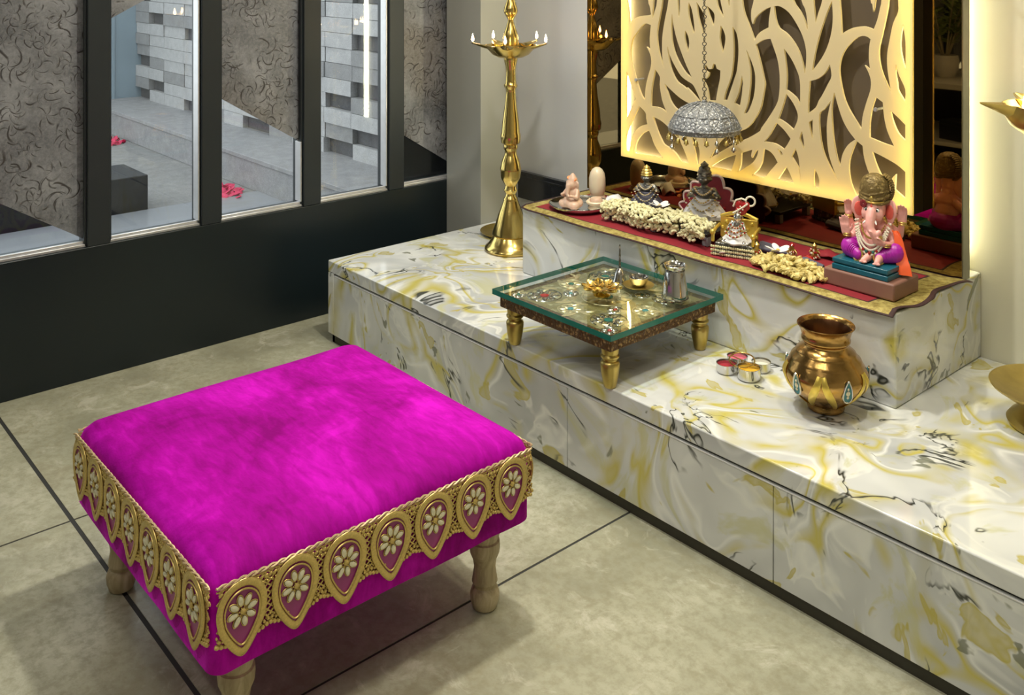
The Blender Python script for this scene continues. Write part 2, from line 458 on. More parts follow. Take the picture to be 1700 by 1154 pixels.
# outlines of the cut leaf shapes, in tenths of a millimetre on the screen
JALI = '''
-5323,14166 -5325,13836 -5328,13377 -5323,12999 -5301,12802 -5271,12685 -5245,12565 -5227,12396 -5214,12223 -5206,12101 -5156,12160 -5082,12243 -4993,12315 -4889,12363 -4771,12401 -4649,12431 -4516,12454 -4379,12469 -4273,12482 -4214,12494 -4185,12503 -4168,12509 -4186,12589 -4210,12701 -4235,12806 -4262,12857 -4289,12901 -4310,13031 -4321,13344 -4326,13742 -4329,14030 -4623,14070 -5028,14125
-4013,13976 -4040,13690 -4056,13328 -4068,13039 -4077,12895 -4081,12823 -4087,12754 -4098,12662 -4111,12572 -4117,12497 -4110,12441 -4097,12399 -4087,12371 -4064,12437 -4030,12534 -3994,12644 -3956,12739 -3915,12848 -3884,13045 -3870,13426 -3867,13895 -3866,14232 -3907,14191 -3965,14122
-4180,12125 -4245,12141 -4337,12163 -4423,12169 -4488,12153 -4547,12122 -4611,12074 -4686,12003 -4765,11915 -4840,11831 -4910,11759 -4976,11689 -5032,11617 -5073,11544 -5104,11468 -5128,11379 -5148,11268 -5162,11145 -5167,11028 -5163,10929 -5150,10838 -5128,10740 -5096,10632 -5055,10519 -5012,10402 -4970,10282 -4925,10159 -4878,10038 -4827,9917 -4774,9798 -4725,9695 -4686,9617 -4651,9554 -4611,9497 -4558,9441 -4501,9390 -4460,9356 -4460,9434 -4459,9546 -4453,9657 -4441,9754 -4425,9850 -4404,9948 -4377,10052 -4344,10159 -4310,10263 -4271,10364 -4231,10463 -4198,10558 -4177,10647 -4164,10732 -4161,10817 -4169,10901 -4187,10985 -4217,11069 -4269,11162 -4332,11255 -4378,11320 -4327,11288 -4257,11244 -4206,11212 -4215,11302 -4228,11430 -4235,11552 -4234,11651 -4226,11744 -4217,11838 -4204,11944 -4190,12050
-5362,10343 -5343,10303 -5315,10245 -5284,10175 -5248,10088 -5207,9989 -5167,9895 -5129,9813 -5091,9736 -5051,9654 -5002,9550 -4952,9441 -4916,9364 -4968,9278 -5040,9155 -5109,9038 -5165,8941 -5216,8850 -5264,8758 -5313,8655 -5358,8552 -5389,8480 -5390,8869 -5391,9410 -5389,9853 -5381,10099 -5370,10248
-4744,9123 -4656,9069 -4534,8991 -4441,8914 -4410,8849 -4408,8785 -4404,8719 -4384,8639 -4363,8555 -4348,8497 -4406,8481 -4490,8456 -4573,8425 -4649,8391 -4725,8350 -4801,8295 -4882,8215 -4963,8122 -5032,8033 -5082,7956 -5119,7884 -5148,7813 -5166,7744 -5175,7676 -5186,7604 -5207,7518 -5229,7427 -5245,7363 -5291,7374 -5355,7388 -5401,7398 -5404,7508 -5407,7664 -5401,7807 -5384,7914 -5359,8010 -5323,8110 -5272,8222 -5211,8339 -5148,8453 -5085,8558 -5021,8660 -4955,8766 -4878,8895 -4799,9029
-4273,8279 -4245,8235 -4205,8170 -4161,8094 -4117,8004 -4069,7901 -4013,7803 -3944,7714 -3867,7629 -3792,7552 -3717,7480 -3643,7416 -3592,7372 -3755,7373 -3990,7374 -4235,7372 -4502,7364 -4779,7353 -4974,7346 -4966,7407 -4954,7495 -4935,7583 -4911,7665 -4881,7747 -4840,7828 -4783,7908 -4716,7987 -4649,8056 -4586,8111 -4523,8157 -4460,8196 -4391,8231 -4321,8259
-3976,10534 -3911,10470 -3821,10379 -3756,10285 -3744,10198 -3757,10109 -3763,10011 -3749,9895 -3727,9769 -3701,9650 -3676,9547 -3648,9450 -3610,9351 -3550,9235 -3480,9117 -3430,9035 -3497,9066 -3592,9110 -3683,9145 -3756,9163 -3826,9172 -3902,9177 -4001,9178 -4106,9175 -4180,9173 -4176,9313 -4171,9510 -4161,9687 -4148,9807 -4131,9907 -4105,10026 -4063,10201 -4012,10396
-4087,8800 -4010,8787 -3901,8766 -3792,8738 -3698,8704 -3603,8662 -3502,8606 -3384,8528 -3260,8435 -3143,8345 -3040,8265 -2944,8187 -2861,8107 -2793,8025 -2737,7941 -2686,7856 -2636,7771 -2589,7685 -2547,7602 -2506,7515 -2469,7430 -2443,7371 -2525,7363 -2642,7356 -2756,7377 -2852,7449 -2944,7550 -3037,7638 -3133,7699 -3229,7748 -3322,7791 -3412,7821 -3499,7845 -3574,7880 -3630,7934 -3675,8000 -3719,8070 -3769,8145 -3820,8224 -3866,8304 -3905,8384 -3941,8463 -3976,8545 -4017,8638 -4058,8734
-2360,8349 -2302,8320 -2220,8277 -2147,8224 -2093,8155 -2047,8075 -2012,7996 -1990,7931 -1978,7868 -1974,7787 -1983,7660 -2000,7515 -2012,7412 -2041,7403 -2080,7390 -2108,7381 -2122,7482 -2142,7624 -2166,7758 -2196,7862 -2229,7957 -2263,8053 -2299,8162 -2335,8272
-3538,10061 -3466,10011 -3362,9939 -3250,9865 -3134,9792 -3011,9717 -2896,9652 -2800,9604 -2711,9567 -2616,9531 -2500,9495 -2376,9460 -2272,9418 -2196,9360 -2139,9294 -2101,9248 -2186,9191 -2308,9114 -2443,9070 -2595,9086 -2759,9133 -2896,9181 -2986,9216 -3049,9251 -3108,9296 -3172,9355 -3233,9425 -3286,9499 -3327,9578 -3360,9661 -3394,9739 -3432,9806 -3471,9868 -3502,9924 -3520,9978 -3531,10027
-3394,11409 -3375,11333 -3346,11223 -3304,11108 -3245,10997 -3172,10881 -3090,10763 -2997,10636 -2895,10507 -2791,10401 -2683,10329 -2575,10279 -2478,10237 -2399,10207 -2333,10184 -2272,10147 -2215,10086 -2162,10010 -2108,9925 -2043,9818 -1976,9703 -1928,9621 -1942,9610 -1960,9596 -1974,9585 -2062,9660 -2187,9765 -2302,9858 -2395,9927 -2479,9983 -2536,10021 -2519,9992 -2495,9953 -2478,9924 -2529,9957 -2603,10004 -2686,10052 -2776,10092 -2875,10133 -2966,10191 -3045,10273 -3116,10371 -3179,10477 -3234,10586 -3282,10703 -3322,10827 -3356,10970 -3383,11119 -3401,11241 -3405,11321 -3399,11375
-3197,12593 -3186,12504 -3170,12376 -3143,12233 -3105,12078 -3057,11909 -3002,11741 -2938,11578 -2866,11417 -2791,11257 -2711,11093 -2628,10930 -2547,10780 -2462,10636 -2380,10506 -2323,10416 -2333,10407 -2347,10394 -2357,10385 -2424,10423 -2519,10479 -2616,10554 -2710,10652 -2807,10768 -2896,10889 -2975,11009 -3047,11133 -3108,11262 -3155,11393 -3189,11529 -3215,11672 -3229,11826 -3234,11987 -3232,12145 -3223,12313 -3208,12477
-3592,14178 -3604,13865 -3622,13428 -3647,13052 -3678,12822 -3716,12653 -3756,12485 -3803,12290 -3851,12095 -3884,11913 -3892,11754 -3884,11608 -3866,11462 -3840,11314 -3804,11166 -3756,11018 -3683,10853 -3598,10687 -3538,10571 -3564,10657 -3600,10780 -3628,10915 -3644,11056 -3652,11208 -3654,11363 -3653,11517 -3646,11674 -3628,11843 -3594,12032 -3549,12235 -3502,12440 -3452,12626 -3401,12816 -3358,13061 -3326,13439 -3302,13871 -3286,14180 -3377,14179 -3501,14178
-2966,13905 -2962,13669 -2955,13341 -2949,13074 -2944,12943 -2939,12874 -2931,12798 -2917,12675 -2901,12545 -2889,12453 -2875,12500 -2857,12570 -2843,12663 -2838,12770 -2839,12901 -2843,13077 -2854,13354 -2868,13676 -2878,13906 -2904,13906 -2940,13905
-2443,13008 -2406,12948 -2354,12859 -2306,12739 -2265,12569 -2229,12369 -2203,12198 -2194,12077 -2195,11986 -2196,11926 -2214,11936 -2239,11955 -2272,12003 -2315,12098 -2366,12223 -2409,12352 -2441,12480 -2465,12612 -2478,12732 -2473,12842 -2456,12940
-2599,12026 -2565,11976 -2517,11904 -2478,11827 -2452,11752 -2433,11671 -2426,11584 -2437,11476 -2460,11360 -2478,11279 -2501,11322 -2533,11386 -2564,11465 -2592,11567 -2619,11684 -2634,11791 -2628,11885 -2612,11969
-2107,13032 -2058,12975 -1988,12892 -1921,12808 -1864,12730 -1810,12651 -1770,12571 -1752,12497 -1748,12422 -1754,12329 -1772,12190 -1800,12033 -1821,11920 -1847,11988 -1884,12085 -1921,12185 -1957,12282 -1993,12382 -2023,12479 -2044,12570 -2060,12658 -2073,12748 -2087,12852 -2099,12958
-1687,12925 -1622,12886 -1532,12829 -1455,12773 -1403,12725 -1364,12677 -1340,12617 -1335,12530 -1344,12430 -1356,12349 -1369,12296 -1385,12262 -1396,12240 -1438,12328 -1497,12454 -1554,12581 -1605,12708 -1653,12836
-1356,13926 -1331,13701 -1294,13387 -1258,13127 -1230,12984 -1201,12895 -1160,12811 -1091,12707 -1009,12609 -950,12541 -966,12611 -989,12711 -1014,12816 -1040,12901 -1066,12990 -1095,13132 -1130,13391 -1167,13704 -1193,13928 -1241,13928 -1308,13927
-805,13933 -803,13707 -798,13393 -789,13142 -771,13017 -748,12956 -732,12920 -727,12957 -720,13019 -716,13144 -718,13395 -722,13708 -726,13934 -749,13934 -782,13934
-1079,12269 -1043,12222 -993,12153 -950,12077 -918,12003 -893,11921 -886,11816 -909,11658 -951,11476 -982,11346 -1004,11392 -1034,11459 -1063,11540 -1090,11632 -1115,11738 -1128,11854 -1118,12001 -1096,12158
-598,12254 -559,12213 -504,12152 -456,12079 -423,11999 -397,11908 -378,11795 -365,11655 -359,11494 -362,11326 -376,11145 -399,10957 -425,10798 -452,10692 -483,10615 -519,10528 -561,10415 -607,10291 -656,10163 -714,10016 -776,9864 -819,9758 -859,9758 -914,9758 -953,9758 -937,9828 -912,9930 -873,10051 -812,10195 -739,10357 -678,10513 -641,10647 -618,10773 -598,10914 -577,11082 -560,11263 -551,11443 -556,11627 -570,11810 -583,11966 -590,12090 -595,12188
-51,11531 -20,11476 25,11397 72,11307 124,11206 179,11095 225,10983 260,10880 286,10776 302,10655 303,10499 294,10326 278,10170 257,10050 229,9947 192,9839 140,9708 78,9571 18,9468 -42,9417 -100,9399 -140,9390 -96,9487 -35,9628 18,9791 55,9985 84,10200 105,10386 117,10516 121,10616 118,10716 110,10821 96,10926 72,11048 33,11216 -16,11400
-221,10659 -209,10588 -191,10489 -181,10403 -182,10354 -191,10318 -200,10268 -207,10193 -215,10102 -228,10000 -253,9868 -284,9724 -306,9622 -372,9645 -464,9677 -530,9700 -491,9773 -436,9876 -388,9983 -353,10080 -325,10180 -299,10288 -269,10421 -241,10561
-1687,10878 -1657,10836 -1617,10779 -1587,10738 -1550,10741 -1499,10746 -1462,10749 -1440,10806 -1411,10885 -1389,10942 -1365,10940 -1331,10938 -1307,10936 -1288,10890 -1261,10827 -1242,10781 -1198,10769 -1139,10752 -1095,10740 -1097,10672 -1101,10575 -1112,10473 -1132,10376 -1158,10275 -1185,10170 -1211,10052 -1238,9930 -1259,9830 -1270,9764 -1275,9721 -1277,9692 -1366,9687 -1487,9680 -1576,9675 -1584,9737 -1597,9826 -1614,9914 -1631,9992 -1652,10069 -1687,10150 -1752,10250 -1831,10355 -1888,10428 -1838,10417 -1770,10401 -1720,10390 -1687,10416 -1641,10454 -1604,10495 -1585,10539 -1576,10586 -1571,10619 -1614,10634 -1673,10657 -1720,10686 -1741,10726 -1749,10772 -1754,10805 -1734,10826 -1707,10856
-1860,8663 -1822,8663 -1771,8663 -1734,8664 -1736,8588 -1740,8479 -1746,8372 -1758,8267 -1773,8163 -1784,8091 -1793,8160 -1807,8259 -1822,8361 -1836,8471 -1850,8583
317,11711 390,11758 496,11824 601,11878 707,11908 812,11925 886,11936 898,11911 917,11869 949,11792 1007,11656 1078,11484 1137,11320 1173,11182 1197,11053 1215,10923 1226,10790 1231,10657 1230,10522 1225,10379 1214,10234 1197,10105 1178,10009 1153,9929 1110,9836 1042,9716 956,9582 863,9443 752,9288 633,9129 541,9005 510,8945 507,8921 467,8882 357,8805 209,8712 53,8621 -103,8542 -267,8464 -441,8375 -630,8264 -828,8142 -1019,8021 -1216,7896 -1406,7772 -1538,7685 -1502,7747 -1450,7837 -1389,7936 -1323,8044 -1248,8162 -1166,8271 -1079,8363 -984,8446 -873,8523 -739,8590 -590,8652 -441,8716 -294,8784 -147,8855 -17,8935 88,9024 176,9123 261,9234 349,9361 433,9501 501,9641 546,9781 577,9921 603,10058 633,10194 658,10325 671,10441 665,10525 645,10593 618,10684 583,10822 540,10984 498,11134 461,11263 425,11381 393,11485 362,11578 335,11657
-299,14070 -280,13818 -253,13464 -221,13160 -190,12969 -156,12827 -113,12695 -57,12566 6,12446 72,12315 148,12145 226,11965 280,11837 302,11886 335,11957 377,12023 429,12077 489,12127 558,12174 647,12223 743,12270 812,12303 813,12362 817,12451 827,12557 850,12701 879,12864 901,12979 844,12956 762,12923 678,12882 596,12832 512,12775 438,12719 378,12666 328,12613 286,12558 253,12492 227,12423 210,12374 192,12407 167,12458 149,12526 142,12619 141,12730 149,12836 164,12899 187,12958 225,13096 294,13406 378,13797 438,14078 219,14076 -81,14073
1012,12996 1064,13005 1141,13015 1230,13004 1335,12963 1454,12901 1568,12817 1675,12703 1778,12568 1871,12433 1951,12305 2022,12177 2080,12049 2126,11921 2161,11792 2184,11662 2193,11531 2191,11399 2184,11269 2171,11130 2153,10994 2139,10898 2132,10950 2120,11028 2095,11131 2052,11272 1996,11438 1931,11592 1856,11723 1773,11842 1690,11946 1609,12034 1528,12107 1446,12171 1359,12221 1273,12261 1199,12318 1146,12400 1107,12499 1075,12608 1047,12744 1026,12892
1385,11660 1449,11591 1541,11492 1629,11384 1706,11271 1778,11150 1841,11030 1892,10924 1932,10821 1961,10698 1974,10533 1976,10348 1975,10188 1974,10066 1970,9969 1968,9903 1938,9962 1893,10046 1833,10126 1746,10194 1643,10258 1560,10306 1512,10330 1483,10339 1464,10344 1475,10464 1488,10635 1492,10814 1478,10994 1453,11180 1431,11342 1412,11476 1396,11585
1474,10222 1545,10149 1644,10043 1731,9936 1796,9832 1849,9725 1884,9626 1895,9543 1888,9467 1867,9386 1825,9284 1771,9177 1731,9101 1660,9148 1559,9215 1457,9275 1355,9322 1252,9363 1180,9390 1215,9476 1266,9600 1319,9739 1375,9908 1434,10092
1110,9246 1183,9199 1288,9130 1388,9056 1480,8967 1568,8871 1629,8803 1604,8758 1567,8692 1526,8624 1478,8552 1425,8477 1388,8424 1311,8464 1199,8518 1074,8560 925,8574 763,8575 649,8575 703,8636 781,8726 863,8834 952,8975 1044,9133
631,8343 694,8330 782,8312 863,8286 922,8250 974,8207 1022,8158 1072,8093 1119,8022 1152,7972 1086,7897 993,7789 898,7682 817,7577 734,7472 631,7400 477,7382 302,7396 177,7409 237,7457 321,7526 396,7600 453,7675 502,7756 541,7839 566,7922 582,8007 595,8092 609,8185 622,8278
-246,8063 -116,8117 62,8191 192,8246 175,8190 152,8112 140,8048 146,8009 162,7982 174,7965 211,8034 264,8129 312,8205 353,8245 390,8266 415,8279 412,8231 404,8161 381,8085 340,8002 283,7912 209,7824 108,7739 -11,7656 -122,7581 -225,7510 -321,7447 -388,7404 -357,7464 -315,7553 -281,7658 -263,7797 -252,7952
-459,7971 -469,7926 -486,7858 -512,7770 -559,7642 -615,7495 -656,7389 -770,7395 -933,7403 -1093,7408 -1246,7408 -1396,7405 -1501,7402 -1414,7465 -1290,7554 -1166,7637 -1058,7705 -950,7766 -837,7824 -700,7881 -559,7935
1145,8418 1184,8401 1239,8375 1284,8348 1310,8319 1326,8288 1336,8266 1321,8246 1300,8218 1284,8198 1272,8217 1254,8246 1232,8280 1202,8327 1169,8381
1474,7897 1510,7843 1561,7765 1612,7680 1662,7582 1713,7478 1748,7405 1674,7408 1567,7412 1457,7414 1341,7412 1222,7407 1138,7404 1186,7471 1254,7567 1319,7661 1378,7750 1435,7837
1799,8530 1827,8470 1867,8384 1901,8292 1921,8210 1936,8121 1951,8003 1970,7818 1988,7602 2002,7449 1987,7560 1964,7717 1934,7852 1894,7940 1847,8006 1799,8068 1749,8135 1698,8198 1663,8241 1703,8326 1759,8444
2035,9097 2054,9027 2081,8927 2102,8825 2112,8718 2116,8609 2119,8532 2103,8556 2079,8592 2052,8641 2014,8706 1972,8784 1951,8863 1969,8949 2006,9036
2417,9514 2417,9332 2417,9081 2417,8899 2400,8936 2375,8991 2351,9066 2326,9180 2302,9314 2285,9410 2324,9441 2378,9483
2482,8001 2515,7952 2559,7883 2597,7815 2620,7761 2635,7708 2646,7649 2649,7567 2647,7478 2646,7415 2592,7415 2519,7413 2466,7413 2460,7497 2452,7617 2450,7732 2458,7835 2472,7933
3080,13238 3090,13111 3103,12930 3109,12752 3103,12596 3090,12443 3066,12289 3028,12129 2980,11968 2924,11818 2866,11687 2801,11567 2724,11442 2614,11291 2492,11136 2404,11026 2410,11081 2419,11162 2434,11263 2457,11391 2488,11538 2521,11686 2557,11827 2595,11968 2637,12109 2682,12249 2730,12389 2781,12531 2838,12684 2898,12841 2953,12976 3003,13087 3049,13177
1568,14014 1604,13791 1657,13481 1720,13221 1796,13074 1882,12978 1961,12886 2028,12781 2088,12679 2139,12578 2183,12463 2219,12349 2243,12269 2241,12348 2238,12462 2228,12582 2210,12702 2186,12828 2154,12946 2113,13028 2064,13101 2021,13230 1984,13485 1953,13795 1931,14019 1823,14017 1676,14015
2434,14155 2437,13897 2442,13538 2448,13243 2456,13090 2466,13001 2477,12906 2493,12766 2509,12620 2521,12518 2542,12596 2572,12709 2608,12834 2652,12948 2702,13073 2752,13253 2806,13552 2859,13906 2896,14159 2759,14158 2571,14156
2317,10705 2385,10724 2482,10753 2579,10795 2669,10852 2759,10921 2839,11000 2908,11099 2968,11207 3009,11284 3031,11189 3059,11055 3066,10930 3037,10833 2988,10746 2938,10661 2894,10574 2850,10490 2810,10416 2778,10360 2751,10313 2724,10268 2694,10223 2663,10178 2629,10124 2598,10052 2565,9971 2515,9892 2429,9814 2326,9738 2252,9685 2255,9790 2260,9943 2268,10114 2284,10321 2303,10546
3271,14289 3290,14007 3317,13611 3341,13272 3357,13066 3371,12916 3382,12764 3394,12569 3404,12371 3410,12232 3446,12260 3499,12301 3563,12342 3636,12382 3720,12422 3809,12456 3909,12481 4014,12500 4107,12509 4179,12507 4238,12496 4293,12482 4350,12464 4403,12443 4439,12428 4471,12500 4515,12604 4557,12718 4592,12842 4623,12975 4649,13091 4666,13150 4678,13192 4688,13314 4694,13607 4698,13979 4701,14248 4674,14248 4636,14248 4609,14247 4577,13966 4531,13574 4492,13258 4466,13093 4446,13003 4434,12947 4425,13012 4413,13103 4399,13181 4384,13200 4367,13206 4346,13303 4319,13591 4288,13971 4267,14245 3972,14258 3566,14276
4920,14298 4919,14025 4916,13643 4907,13321 4893,13142 4873,13023 4843,12878 4795,12660 4737,12418 4688,12208 4652,12062 4625,11948 4609,11833 4607,11705 4615,11574 4636,11441 4667,11308 4711,11174 4765,11035 4844,10874 4933,10709 4997,10593 4976,10700 4947,10853 4920,11000 4899,11123 4881,11241 4869,11362 4862,11490 4861,11620 4869,11754 4888,11890 4916,12030 4946,12174 4976,12332 5010,12494 5048,12643 5101,12768 5159,12880 5201,12990 5213,13081 5208,13170 5201,13330 5193,13642 5183,14025 5175,14300 5100,14299 4996,14299
5352,12634 5366,12547 5385,12422 5402,12299 5413,12208 5422,12119 5427,11987 5429,11757 5428,11484 5427,11289 5400,11381 5361,11513 5327,11642 5302,11755 5283,11866 5272,11977 5270,12091 5277,12205 5289,12317 5309,12436 5334,12553
5137,11458 5157,11381 5186,11270 5226,11150 5289,11024 5363,10889 5415,10757 5427,10621 5417,10488 5408,10395 5349,10480 5266,10600 5203,10707 5182,10777 5180,10835 5175,10903 5158,10992 5138,11092 5125,11189 5125,11290 5132,11389
4952,10104 5008,10063 5087,10003 5170,9939 5260,9865 5353,9787 5418,9731 5418,9595 5418,9408 5418,9272 5360,9318 5278,9386 5203,9465 5147,9555 5097,9658 5053,9764 5012,9887 4977,10015
4093,12221 4146,12224 4195,12217 4240,12205 4283,12184 4320,12157 4346,12137 4335,12083 4319,12004 4307,11911 4298,11804 4293,11682 4293,11563 4304,11439 4321,11316 4333,11231 4282,11267 4211,11317 4160,11353 4197,11292 4249,11204 4293,11116 4324,11037 4347,10957 4360,10874 4361,10787 4352,10697 4333,10598 4300,10490 4257,10373 4214,10246 4170,10105 4126,9953 4091,9807 4072,9656 4062,9510 4056,9408 3985,9503 3884,9637 3789,9770 3710,9884 3637,9995 3573,10109 3523,10219 3484,10331 3446,10461 3405,10627 3366,10811 3341,10980 3332,11120 3337,11244 3355,11363 3386,11483 3429,11599 3480,11703 3537,11792 3602,11869 3673,11944 3753,12024 3839,12101 3918,12161 3983,12196 4039,12213
4509,10441 4575,10401 4666,10345 4732,10304 4739,10207 4749,10067 4766,9921 4791,9779 4823,9632 4868,9484 4940,9323 5026,9162 5087,9050 4997,9064 4868,9085 4732,9111 4583,9147 4428,9187 4319,9215 4316,9325 4314,9481 4319,9639 4335,9784 4359,9931 4388,10071 4429,10213 4476,10348
4388,8818 4485,8788 4624,8745 4766,8697 4905,8647 5046,8592 5170,8536 5273,8475 5360,8414 5418,8370 5418,8141 5418,7825 5418,7595 5325,7658 5197,7744 5103,7807 5111,7941 5122,8125 5130,8259 5067,8187 4981,8087 4919,8015 4865,8031 4789,8057 4715,8109 4649,8198 4585,8312 4527,8434 4472,8571 4422,8716
3896,9058 3954,9022 4033,8973 4091,8938 4103,8840 4120,8701 4144,8569 4174,8460 4211,8357 4249,8258 4295,8166 4343,8077 4371,7985 4372,7886 4354,7782 4319,7683 4253,7582 4169,7484 4109,7416 4040,7418 3947,7421 3878,7423 3833,7502 3770,7616 3717,7741 3682,7874 3657,8017 3645,8160 3649,8293 3666,8425 3699,8566 3762,8742 3840,8927
2646,9689 2688,9783 2753,9829 2824,9884 2903,9983 2988,10092 3048,10170 3016,10037 2972,9848 2936,9666 2917,9521 2906,9383 2904,9228 2911,9032 2927,8819 2952,8627 2986,8477 3028,8348 3080,8213 3150,8044 3229,7868 3285,7744 3214,7839 3112,7974 3016,8116 2934,8252 2856,8394 2791,8545 2742,8703 2706,8870 2678,9052 2654,9271 2638,9504
3160,10448 3184,10364 3220,10241 3263,10107 3312,9961 3368,9803 3428,9659 3491,9539 3558,9432 3627,9335 3709,9239 3794,9151 3853,9091 3788,9042 3695,8970 3609,8884 3540,8786 3477,8674 3428,8558 3395,8427 3375,8292 3362,8197 3331,8257 3288,8346 3245,8463 3205,8614 3166,8794 3134,8984 3110,9189 3092,9405 3080,9597 3071,9745 3067,9870 3073,10000 3098,10162 3134,10330
'''
# ------------------------------------------------------------------ the room
XL, YB, ZC = -3.48, 2.85, 2.70         # inner left face, back wall, ceiling
XR, YF = 1.25, -3.10
ZP, ZR = 0.307, 0.550                  # platform top, riser top

mb = MB(); mb.mi = 1
mb.box((-3.62, YF - .1, -.06), (XR + .1, YB + .1, -.0015))
mb.mi = 0
xs = [-1.71 + .9225 * k for k in range(-3, 5)]; ys = [.786 + 1.845 * k for k in range(-3, 3)]
for i in range(len(xs) - 1):
    for j in range(len(ys) - 1):
        a, b = max(xs[i] + .0035, -3.62), min(xs[i + 1] - .0035, XR + .1)
        c, d = max(ys[j] + .0055, YF - .1), min(ys[j + 1] - .0055, YB + .1)
        if b > a and d > c: mb.box((a, c, -.03), (b, d, 0))
struct(mb.build('floor', ['floor', 'joint'], smooth=False))
mb = MB(); mb.box((-3.62, YF - .1, ZC), (XR + .1, YB + .1, ZC + .08)); struct(mb.build('ceiling', 'ceiling', smooth=False))
mb = MB(); mb.box((-1.95, YB, 0), (XR + .1, YB + .1, ZC)); struct(mb.build('wall_back', 'wall', smooth=False))
mb = MB(); mb.box((-3.62, YB, 0), (-1.952, YB + .1, ZC)); struct(mb.build('wall_back_left', 'wallgloss', smooth=False))
mb = MB(); mb.box((-3.478, 2.642, 0), (-3.237, YB - .001, ZC)); struct(mb.build('wall_column', 'column', smooth=False), 'pale grey return wall between the glazed wall and the altar recess')
mb = MB(); mb.box((XR, YF, 0), (XR + .1, YB, ZC)); struct(mb.build('wall_right', 'otherwall', smooth=False))
mb = MB(); mb.box((-3.6, YF - .1, 0), (XR, YF, ZC)); struct(mb.build('wall_front', 'otherwall', smooth=False))
ZS = .456
mb = MB(); mb.box((-3.60, YF, 0), (XL, YB - .001, ZS)); mb.box((-3.60, YF, 2.52), (XL, YB - .001, ZC))
struct(mb.build('wall_left', 'dado', bevel=.002), 'charcoal panelled lower wall under the glazing')
PW = .40
MUL = [1.128, 1.5375, 1.9635, 2.374, 2.800]
k = 1
for y in [1.128 - .4155 * q for q in range(9, 0, -1)] + MUL:
    mb = MB(); hw = .0385
    mb.box((-3.575, y - hw, ZS), (XL - .0005, y + hw, 2.52))
    mb.box((-3.500, y - hw - .008, ZS), (XL - .012, y + hw + .008, 2.52))
    struct(mb.build('trim_%d' % k, 'frame', bevel=.003)); k += 1
# panes: y range, polygon(s) of etched film (y, z), silver channel range
ym = [1.128 - .4155 * q for q in range(9, 0, -1)] + MUL
def film(parent, poly):
    m_ = MB()
    mx = Matrix(((0, 0, 1, 0), (1, 0, 0, 0), (0, 1, 0, 0), (0, 0, 0, 1)))
    m_.prism(poly, -3.5305, -3.5265, mx)
    m_.build('etched_film', 'etched', parent, loc=(-parent.location.x, -parent.location.y, -parent.location.z), smooth=False)
TOPZ = 2.52
for i in range(len(ym) - 1):
    y0, y1 = ym[i] + .0385, ym[i + 1] - .0385
    t = bpy.data.objects.new('window_%d' % (i + 1), None); COL.objects.link(t); t.location = (-3.54, (y0 + y1) / 2, ZS)
    t['kind'] = 'structure'
    L = (-t.location.x, -t.location.y, -t.location.z)
    m_ = MB(); m_.box((-3.545, y0, ZS), (-3.537, y1, TOPZ)); m_.build('pane', 'glass', t, L, smooth=False)
    m_ = MB(); m_.box((-3.536, y0, ZS), (-3.492, y1, ZS + .010)); m_.box((-3.512, y0, ZS + .010), (-3.500, y1, ZS + .019))
    m_.build('sill_channel', 'steel', t, L, bevel=.0015)
    j = i - 8
    chan = None
    if j == 0 or j < 0:
        film(t, [(y0, .690), (y1, .477), (y1, TOPZ), (y0, TOPZ)])
    elif j == 1:
        film(t, [(y0, 1.232), (1.304, 1.304), (y1, 1.41), (y1, TOPZ), (y0, TOPZ)]); chan = (ZS + .019, 1.41)
    elif j == 2:
        film(t, [(y0, .929), (y1, .716), (y1, TOPZ), (y0, TOPZ)]); chan = (ZS + .019, .716)
    elif j == 3:
        film(t, [(y0, 1.62), (y1, 1.80), (y1, TOPZ), (y0, TOPZ)]); chan = (ZS + .019, 1.80)
    elif j == 4:
        film(t, [(y0, .694), (y1, .480), (y1, TOPZ), (y0, TOPZ)])
    if chan:
        m_ = MB(); m_.box((-3.536, y1 - .010, chan[0]), (-3.492, y1, chan[1])); m_.build('side_channel', 'steel', t, L, bevel=.0015)

mb = MB(); mb.box((-3.665, 2.475, -.012), (-3.632, 2.770, .76)); struct(mb.build('trim_pane_darkener', 'blackstone', bevel=.003), 'added black board outside the last pane, darkening its clear corner beside the column')  # board added only to darken the lower corner of the last pane
# ---- terrace seen through the clear panes
mb = MB(); mb.box((-9.6, -3.3, -.12), (-3.621, 4.2, -.012)); struct(mb.build('floor_terrace', 'terrace', smooth=False), 'grey paved terrace floor outside the glazing')
mb = MB(); mb.box((-5.63, -3.2, -.012), (-3.625, 2.786, -.0015)); struct(mb.build('trim_terrace_strip', 'strip', smooth=False), 'blue grey stone strip along the outside of the glazing')
mb = MB(); mb.box((-8.9, 2.787, -.012), (-3.625, 3.30, .170)); mb.box((-8.9, 2.775, .170), (-3.625, 3.30, .200)); struct(mb.build('trim_terrace_ledge', 'ledge', bevel=.004), 'low grey stone ledge at the foot of the clad wall')
rnd = random.Random(3)
mb = MB()
z = .200; row = 0
while z < 3.0:
    h = .098; k_ = 0; x = -8.9 - .11
    while x < -3.63:
        L_ = .33 if k_ % 2 else .43
        m3 = (row + 2 * k_) % 3; q = rnd.random()
        mb.mi = 2 if m3 == 0 and k_ % 3 != 2 and q < .72 else 1 if q < .34 else 0
        d_ = -.035 if mb.mi == 2 else rnd.choice([0, .006, .014])
        x1 = min(x + L_, -3.63); x0 = max(x, -8.9)
        if x1 - x0 > .02: mb.box((x0, 3.222 - d_, z), (x1 - .004, 3.30, z + h - .003))
        x += L_; k_ += 1
    z += h; row += 1
mb.mi = 1; mb.box((-8.9, 3.30, .2), (-3.63, 3.36, 3.0))
struct(mb.build('wall_terrace', ['brick_a', 'brick_b', 'brick_c'], smooth=False), 'terrace wall clad in pale grey stone blocks with dark recessed ones')
